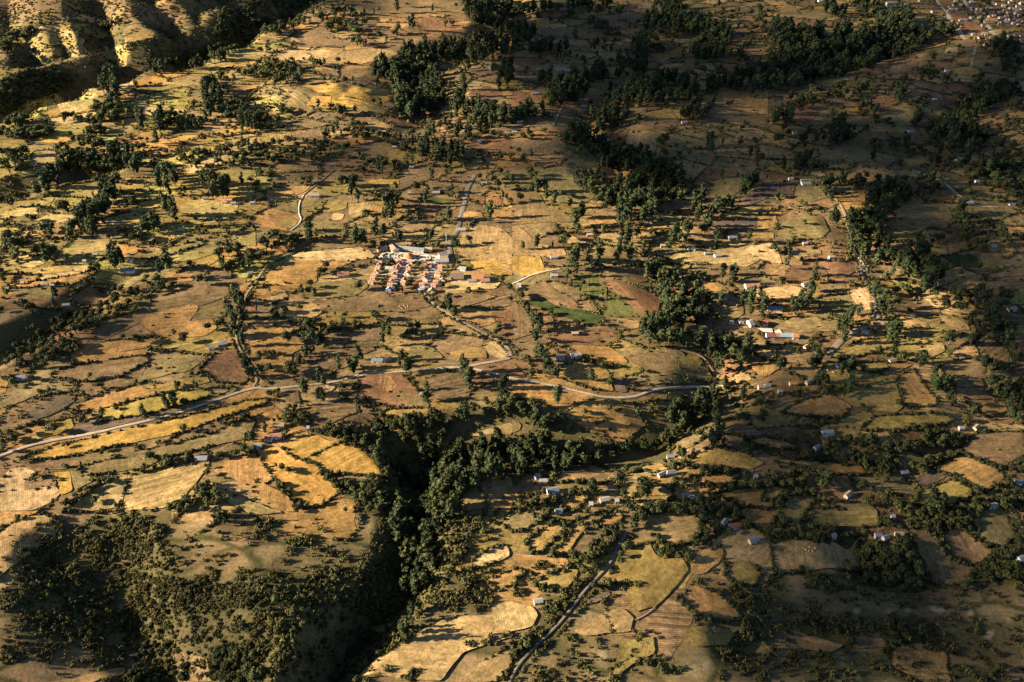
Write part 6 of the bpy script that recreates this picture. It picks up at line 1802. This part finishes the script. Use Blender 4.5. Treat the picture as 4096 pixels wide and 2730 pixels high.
# ---------------------------------------------------------------- ground sheet
sl = np.hypot(*np.gradient(H, ys, xs)); cover = np.clip((sl-.22)/.22, 0, .8)
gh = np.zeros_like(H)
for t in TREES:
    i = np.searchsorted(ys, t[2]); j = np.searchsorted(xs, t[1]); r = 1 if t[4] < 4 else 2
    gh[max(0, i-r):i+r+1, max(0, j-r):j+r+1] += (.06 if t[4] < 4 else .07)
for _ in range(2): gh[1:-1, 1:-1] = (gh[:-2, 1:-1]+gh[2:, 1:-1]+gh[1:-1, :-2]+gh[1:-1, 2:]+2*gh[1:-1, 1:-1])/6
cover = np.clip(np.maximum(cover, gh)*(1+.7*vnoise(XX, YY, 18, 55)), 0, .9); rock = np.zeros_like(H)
for u, v, r in ((612, 244, 16), (622, 262, 9), (700, 266, 9), (718, 270, 9), (735, 268, 6), (690, 300, 7), (720, 300, 6), (283, 1400, 3), (300, 1412, 2.4), (1935, 1378, 1.3), (1940, 1381, 1.2), (1972, 1406, 1.4), (1986, 1395, 1.5), (1988, 1400, 1.2), (2046, 1408, 1.5), (2082, 1398, 1.6), (2148, 1400, 1.9), (2156, 1404, 1.4), (2217, 1396, 1.4), (2225, 1412, 1.5), (2330, 1425, 1.5), (2275, 1458, 1.3), (2178, 1390, 1), (1388, 1505, 2), (1600, 1538, 2.4), (1616, 1520, 2), (1628, 1528, 1.8), (1596, 1550, 2), (1718, 1352, 2.2), (30, 1325, 3.5), (322, 1532, 2.4), (318, 1520, 1.6), (190, 765, 5), (1620, 855, 2), (650, 720, 1), (8, 1345, 3)):
    c = ground([[u, v]])[0]; d = np.hypot(XX-c[0], YY-c[1])*(1+.9*vnoise(XX, YY, 5, 61)); rock = np.maximum(rock, np.clip(1.5-d/r, 0, 1))
iy, ix = np.meshgrid(np.arange(NY-1), np.arange(NX-1), indexing='ij'); a = iy*NX+ix
me = np_mesh('terrain', np.stack([XX, YY, H], 2).reshape(-1, 3), None, M_TERRAIN, None, np.stack([a, a+1, a+NX+1, a+NX], 2).reshape(-1, 4))
me.polygons.foreach_set('use_smooth', [True]*len(me.polygons)); at = me.color_attributes.new('cover', 'FLOAT_COLOR', 'POINT'); at.data.foreach_set('color', np.stack([cover, rock, 0*cover, 0*cover+1], 2).astype(np.float32).ravel())
o = bpy.data.objects.new('terrain', me); COL.objects.link(o); o['kind'] = 'structure'

# ---------------------------------------------------------------- houses
def box(x0, x1, y0, y1, z0, z1):
    v = [(x, y, z) for z in (z0, z1) for x, y in ((x0, y0), (x1, y0), (x1, y1), (x0, y1))]; return v, [(0, 3, 2, 1), (4, 5, 6, 7), (0, 1, 5, 4), (1, 2, 6, 5), (2, 3, 7, 6), (3, 0, 4, 7)]
def house(xy, ln, dp, hh, roof, wall, yaw, label, group=None, cat='house', name='house', ridge='x', wins=2):
    x, y = xy; z = float(min(hz(x+a, y+b) for a in (-ln/2, 0, ln/2) for b in (-dp/2, 0, dp/2)))
    zt = float(hz(x, y))-z; o = empty(name, (x, y, z), yaw, label, cat, group); hh += zt; L, D = (ln/2, dp/2) if ridge == 'x' else (dp/2, ln/2); rot = 0 if ridge == 'x' else math.pi/2; rise = D*.62; W = WALLS[wall]
    def add(nm, v, f, m): q = mesh_obj(nm, v, f, m, o); q.rotation_euler = (0, 0, rot); return q
    v, f = box(-L, L, -D, D, -.8, hh); f = [q for q in f if q != (4, 5, 6, 7)]; v += [(-L, 0, hh+rise), (L, 0, hh+rise)]; f += [(4, 7, 8), (5, 9, 6)]; add('wall', v, f, W)
    e = .28 if ln < 7 else .4; t = .14; k = rise/D; V_ = []; F_ = []
    for s in (-1, 1):
        n = len(V_); a = [(-L-e, s*(D+e), hh-k*e+.02), (L+e, s*(D+e), hh-k*e+.02), (L+e, 0, hh+rise+.02), (-L-e, 0, hh+rise+.02)]; V_ += a+[(p, q, r+t) for p, q, r in a]
        F_ += [tuple(n+i for i in q) for q in ((0, 1, 2, 3), (4, 5, 6, 7), (0, 1, 5, 4), (1, 2, 6, 5), (2, 3, 7, 6), (3, 0, 4, 7))]
    add('roof', V_, F_, ROOFS[roof])
    # openings on the side that looks at the valley's near end
    dx = -.2*ln; fr = -dp/2
    q = mesh_obj('door', *box(dx-.5, dx+.5, fr-.06, fr+.05, zt, zt+2.0), M_DOOR, o)
    for i in range(wins):
        wx = ln*(.05+.9*(i+.5)/wins*.5) if wins < 4 else -ln/2+ln*(i+.75)/(wins+.5); q = mesh_obj('window', *box(wx-.45, wx+.45, fr-.05, fr+.05, zt+1.0, zt+1.9), M_DOOR, o)
    return o
i = 0
for rc, ln in tiles(HOUSES):
    a, lab = ln.split(' : '); _, l, rf, wl_, yw = a.split(); l = float(l); uvy = H_uv[i][1]
    l *= .66; house(H_xy[i], l, min(6.5, max(3.2, l*.55)), 2.5, rf, wl_, math.radians(float(yw)), lab, wins=0 if l < 5 else 2 if l < 16 else 5); i += 1
rows = {'A': 'far left row', 'B': 'row left of the first street', 'C': 'row right of the first street', 'D': 'row left of the wider street', 'E': 'row right of the wider street'}; cnt = {}
VL = [ln.split() for ln in VILLAGE.strip().splitlines()]
tot = {q: sum(1 for v in VL if v[4] == q) for q in rows}; ordn = ['first', 'second', 'third', 'fourth', 'fifth', 'sixth', 'seventh', 'eighth', 'ninth', 'tenth', 'eleventh', 'twelfth']
rn = {'R': 'red roofed', 'T': 'tan roofed', 'W': 'white roofed', 'C': 'pale blue roofed'}
for (s, l, rf, wl_, row), xy in zip(VL, V_xy):
    c = cnt[row] = cnt.get(row, 0)+1; l = float(l)*.64
    house(xy, l, l*.74, 2.3, rf, wl_, math.radians(-14+random.uniform(-5, 5)), f'{rn[rf]} village house, {ordn[c-1]} from plaza in the {rows[row]}', 'houses in the village rows', ridge='y' if random.random() < .25 else 'x', wins=1)
vg = lambda x, y: ground(V(np.array([[x, y]])), 1.5)[0][:2]
for x, y, l, d, hh, rf, wl_, yw, lab in ((850, 165, 34, 6, 3, 'G', 'c', -13, 'long grey roofed cream hall behind the village plaza'), (1195, 170, 7, 5, 3, 'T', 'c', 0, 'small cream hut beside the long grey roofed hall'), (1450, 280, 9, 7, 2.8, 'W', 'w', 20, 'white roofed house at the plaza corner by the dry lane'), (1455, 325, 8, 6, 2.6, 'T', 'w', 10, 'tan roofed house between the white buildings at the plaza corner'), (1430, 378, 13, 6, 3, 'W', 'w', 5, 'big white house at the head of the wider street'),
    (385, 165, 10, 7, 2.4, 'T', 'm', 25, 'timber framed thatched house at the plaza back corner'), (1770, 500, 9, 5, 2.4, 'W', 'w', -15, 'white hut alone in the gardens beside the village'), (1685, 640, 13, 11, 2.2, 'B', 'g', 5, 'walled grey enclosure on the village edge'), (2045, 665, 11, 8, 3, 'O', 'b', 8, 'orange roofed house with a blue front outside the village'), (2170, 715, 9, 6, 2.6, 'R', 'c', 8, 'cream house joined to the blue fronted house'), (1950, 712, 8, 4, 2.2, 'W', 'w', 8, 'low white shed beside the blue fronted house'), (520, 500, 8, 5, 2.4, 'W', 'c', -8, 'cream shed in the gardens between the village rows'), (1520, 690, 7, 4, 2.2, 'T', 'p', 10, 'tan shed at the village edge')):
    house(vg(x, y), l, d, hh, rf, wl_, math.radians(yw), lab, wins=7 if l > 30 else 2)
house(vg(590, 165), 11, 8, 3.4, 'R', 'w', math.radians(-60), 'red roofed chapel with white gables behind the plaza', cat='chapel', name='chapel')
c = vg(850, 300); z = float(hz(*c)); o = empty('pavilion', (c[0], c[1], z+.9), 0, 'round orange roofed pavilion in the middle of the plaza', 'pavilion')
n = 20; ring = [(math.cos(i*math.tau/n), math.sin(i*math.tau/n)) for i in range(n)]
mesh_obj('wall', [(4*a, 4*b, zz) for zz in (-.8, 2.6) for a, b in ring], [(i, (i+1) % n, n+(i+1) % n, n+i) for i in range(n)], WALLS['o'], o)
mesh_obj('roof', [(5.4*a, 5.4*b, 2.3) for a, b in ring]+[(0, 0, 5.2)]+[(5.4*a, 5.4*b, 2.15) for a, b in ring], [(i, (i+1) % n, n) for i in range(n)]+[(n+1+i, n+1+(i+1) % n, (i+1) % n, i) for i in range(n)]+[tuple(n+1+i for i in range(n))[::-1]], ROOFS['O'], o)
S = lambda x, y: ground(np.array([[(2900+x*.17)/1.7407, (1200+y*.17)/1.7407]]), 1.5)[0][:2]
for x, y, l, d, hh, rf, wl_, yw, lab in ((800, 545, 17, 8, 3.2, 'K', 'w', -6, 'dark red roofed school building with a white gable wall'), (600, 560, 5, 10, 2.8, 'W', 'w', 20, 'white shed against the school gable'), (1070, 850, 9, 7, 3, 'N', 'w', -3, 'maroon roofed schoolroom at the left of the front block'), (1262, 850, 5.5, 7, 3, 'O', 'w', -3, 'orange roofed schoolroom in the middle of the front block'), (1460, 850, 14, 7, 3, 'C', 'g', -3, 'pale teal roofed school block'), (1655, 862, 6, 7, 3, 'O', 'w', -3, 'orange roofed end room of the teal school block')):
    house(S(x, y), l*.85, d*.8, hh*.85, rf, wl_, math.radians(yw), lab, 'school buildings', cat='school', name='school_building', wins=2 if l < 9 else 5)
TW = '200,25,W 850,200,W 935,205,W 470,250,G 1010,570,W 910,115,W 1270,380,G 1130,420,R 1480,210,W 1600,185,W 1790,185,R 1860,265,R 2110,10,W 2190,240,C 2190,285,W 1990,350,R 2120,370,G 1985,465,W 2130,490,W 2250,520,R 2340,525,W 1730,340,W 1690,410,O 1640,355,T 1510,395,R 1240,690,G 1300,720,W 1520,705,W 1940,742,W 2040,750,G 2120,752,W 1440,795,W 1390,200,R 1250,50,W 940,35,W 1430,370,T 700,400,G 1860,380,T 1570,285,B 1700,180,R 2050,60,B 2300,210,B 1800,100,B 1950,230,R 2060,420,B 2230,430,R 1900,480,B 1320,60,G 1060,120,W 2250,330,W 2080,180,R 1560,60,B 2200,140,G 1800,300,B 1930,130,W 2290,80,W 2020,270,T 2160,210,R'
tn = {'N': 'dull brown roofed', 'W': 'white tin roofed', 'G': 'grey tin roofed', 'R': 'rusty red roofed', 'C': 'teal roofed', 'T': 'tan roofed', 'O': 'big orange roofed', 'B': 'dark brown roofed'}
for s in TW.split():
    x, y, rf = s.split(','); xy = ground(np.array([[(3640+float(x)*.19379)/1.7407, float(y)*.19386/1.7407]]), 1.5)[0][:2]; l = 20 if rf == 'O' else random.uniform(4.5, 7.5)
    house(xy, l, 7, 2.8, rf, random.choice('mcpg'), math.radians(random.uniform(-20, 20)), f'{tn[rf]} house in the far town at the top corner', f'{tn[rf]} town houses', wins=2)
for q in range(70):
    u, v = 2160+230*RNG.random(), -14+118*RNG.random()
    if u < 2160+.75*v: continue
    rf = random.choice('BBBBGGTNW'); house(ground(np.array([[u, v]]), 1.5)[0][:2], random.uniform(4, 6.5), 4.5, 2.4, rf, random.choice('mmg'), math.radians(random.uniform(-12, 12)), f'{tn[rf]} house in the far town at the top corner', f'{tn[rf]} town houses', wins=0)
house(ground(T(0, 3, np.array([[1165., 50.]])), 2)[0][:2], 34, 12, 4, 'W', 'w', 0, 'very long white building in the woods short of the town', wins=5)
house(ground(T(0, 3, np.array([[490., 12.]])), 2)[0][:2], 14, 8, 3, 'W', 'w', 0, 'white house high in the far woods', wins=2)

# ---------------------------------------------------------------- poles and haystacks
for x, y, h, lab in ((455, 115, 15, 'tall pale pole behind the left end of the plaza'), (1508, 110, 16, 'tall pale pole beside the dry lane')):
    c = ground(V(np.array([[x, y]])))[0]; o = empty('utility_pole', tuple(c), 0, lab, 'pole'); v, f = [], []
    ring = [(math.cos(i*math.tau/8), math.sin(i*math.tau/8)) for i in range(8)]
    mesh_obj('shaft', [(.22*a, .22*b, -.5) for a, b in ring]+[(.12*a, .12*b, h) for a, b in ring], [(i, (i+1) % 8, 8+(i+1) % 8, 8+i) for i in range(8)]+[tuple(range(8, 16))], M_POLE, o); mesh_obj('crossarm', *box(-1.1, 1.1, -.1, .1, h-1.2, h-1.0), M_POLE, o)
def stooks(uvs, lab, grp):
    for u in uvs:
        c = ground(u[None])[0]; n = 9; s = random.uniform(.5, .8); V_ = []; 
        for rr, zz in ((1.0, -.2), (1.05, .5), (.75, 1.2), (.3, 1.7)): V_ += [(s*rr*math.cos(i*math.tau/n)*random.uniform(.85, 1.15), s*rr*math.sin(i*math.tau/n)*random.uniform(.85, 1.15), s*zz) for i in range(n)]
        V_.append((0, 0, s*2.0)); F_ = [(r*n+i, r*n+(i+1) % n, r*n+n+(i+1) % n, r*n+n+i) for r in range(3) for i in range(n)]+[(3*n+i, 3*n+(i+1) % n, 4*n) for i in range(n)]
        o = mesh_obj('haystack', V_, F_, M_STRAW); o.location = tuple(c+np.array([0, 0, .3])); tag(o, lab, 'haystack', grp)
J = lambda a, j: np.array(a, float)+RNG.normal(size=(len(a), 2))*j
stooks(V(J([(700+q*22, 1165+(q % 3)*22) for q in range(9)], 7)), 'small straw haystack on the brown field below the village', 'haystacks below the village')
stooks(V(J([(760+q*28, 20+(q % 2)*14) for q in range(8)], 5)), 'small straw haystack in the patch behind the plaza hall', 'haystacks behind the hall')
stooks(T(1, 0, J([(1530+(q % 5)*24, 565+(q//5)*22) for q in range(14)], 6)), 'straw haystack drying on the sunny orange field', 'haystacks on the sunny orange field')
stooks(T(2, 0, J([(1255, 1075), (1285, 1090), (1325, 1075), (1365, 1045), (1310, 1060)], 4)), 'pale haystack on the khaki strip below the yellow fields', 'haystacks on the khaki strip')
stooks(T(2, 3, J([(545, 272), (580, 262), (610, 288), (590, 292)], 3)), 'haystack beside the dark tree under the grey roofed house', 'haystacks under the grey roofed house')
stooks(T(2, 2, J([(862, 1282), (890, 1262), (912, 1290)], 3)), 'haystack at the end of the tan field by the ravine', 'haystacks by the ravine')
stooks(T(3, 3, J([(330+q*17, 335+(q % 3)*17) for q in range(7)], 6)), 'pinkish straw heap on the big pale field', 'straw heaps on the big pale field')

# ---------------------------------------------------------------- unseen clouds set between the sun and the valley to shade it (high above and behind the view)
def cloud_material():
    m, ns, ls, b = mat('thin_shade_cloud', 1.0, 0.0); out = ns['Material Output']; ns.remove(b)
    lw = node(ns, 'ShaderNodeLayerWeight', i_Blend=0.5); oi = node(ns, 'ShaderNodeObjectInfo'); sc = node(ns, 'ShaderNodeSeparateColor'); ls.new(oi.outputs['Color'], sc.inputs[0])
    edge = ramp(ns, ls, lw.outputs['Facing'], (0.0, grey(1)), (0.3, grey(.52)), (0.56, grey(.21)), (0.76, grey(.07)), (1.0, grey(0)))
    nz = ramp(ns, ls, noise(ns, ls, node(ns, 'ShaderNodeTexCoord').outputs['Object'], 1.6, 5, .6), (0.32, grey(.35)), (0.62, grey(1.1)))
    a = mix(ns, ls, edge, nz, 1.0, 'MULTIPLY'); mu = node(ns, 'ShaderNodeMath', operation='MULTIPLY', use_clamp=True); ls.new(a, mu.inputs[0]); ls.new(sc.outputs[0], mu.inputs[1])
    tr = node(ns, 'ShaderNodeBsdfTransparent'); df = node(ns, 'ShaderNodeBsdfDiffuse'); df.inputs[0].default_value = (.9, .9, .92, 1); mx = node(ns, 'ShaderNodeMixShader')
    ls.new(mu.outputs[0], mx.inputs[0]); ls.new(tr.outputs[0], mx.inputs[1]); ls.new(df.outputs[0], mx.inputs[2]); ls.new(mx.outputs[0], out.inputs[0]); return m
M_CLOUD = cloud_material()
def shade_cloud(u, v, rx, ry, op, alt=900.0, rot=0.0):
    op *= 1.5; rx *= 1.14; ry *= 1.14; g = np.array([u, v, 0.0]); c = g+np.array(SUNV)*(alt/SUNV.z)
    import bmesh
    bm = bmesh.new(); bmesh.ops.create_icosphere(bm, subdivisions=5, radius=1.0); r = random.Random(int(u+v))
    ph = [r.uniform(0, 6) for _ in range(6)]
    for q in bm.verts:
        x, y, z = q.co; s = 1+.10*math.sin(3*x+ph[0])*math.sin(3.4*y+ph[1])+.06*math.sin(6.5*y+ph[2])*math.sin(5.7*x+ph[3]); q.co = (x*s, y*s, z*(1 if z > 0 else .6))
    me = bpy.data.meshes.new('shade_cloud'); bm.to_mesh(me); bm.free(); me.materials.append(M_CLOUD); me.polygons.foreach_set('use_smooth', [True]*len(me.polygons))
    o = bpy.data.objects.new('shade_cloud', me); COL.objects.link(o); o.location = tuple(c); rz = min(.45*min(rx, ry), .25*rx); o.scale = (math.sqrt(rx*rx-(rz*2.99)**2), ry, rz); o.rotation_euler = (0, 0, rot); o.color = (op, op, op, 1); o['kind'] = 'stuff'; o['label'] = 'thin cloud high over the valley'
for q in SHADE_CLOUDS: shade_cloud(*q)
print('trees', counts, 'fields', len(FIELD_POLYS), 'hedges', nh)
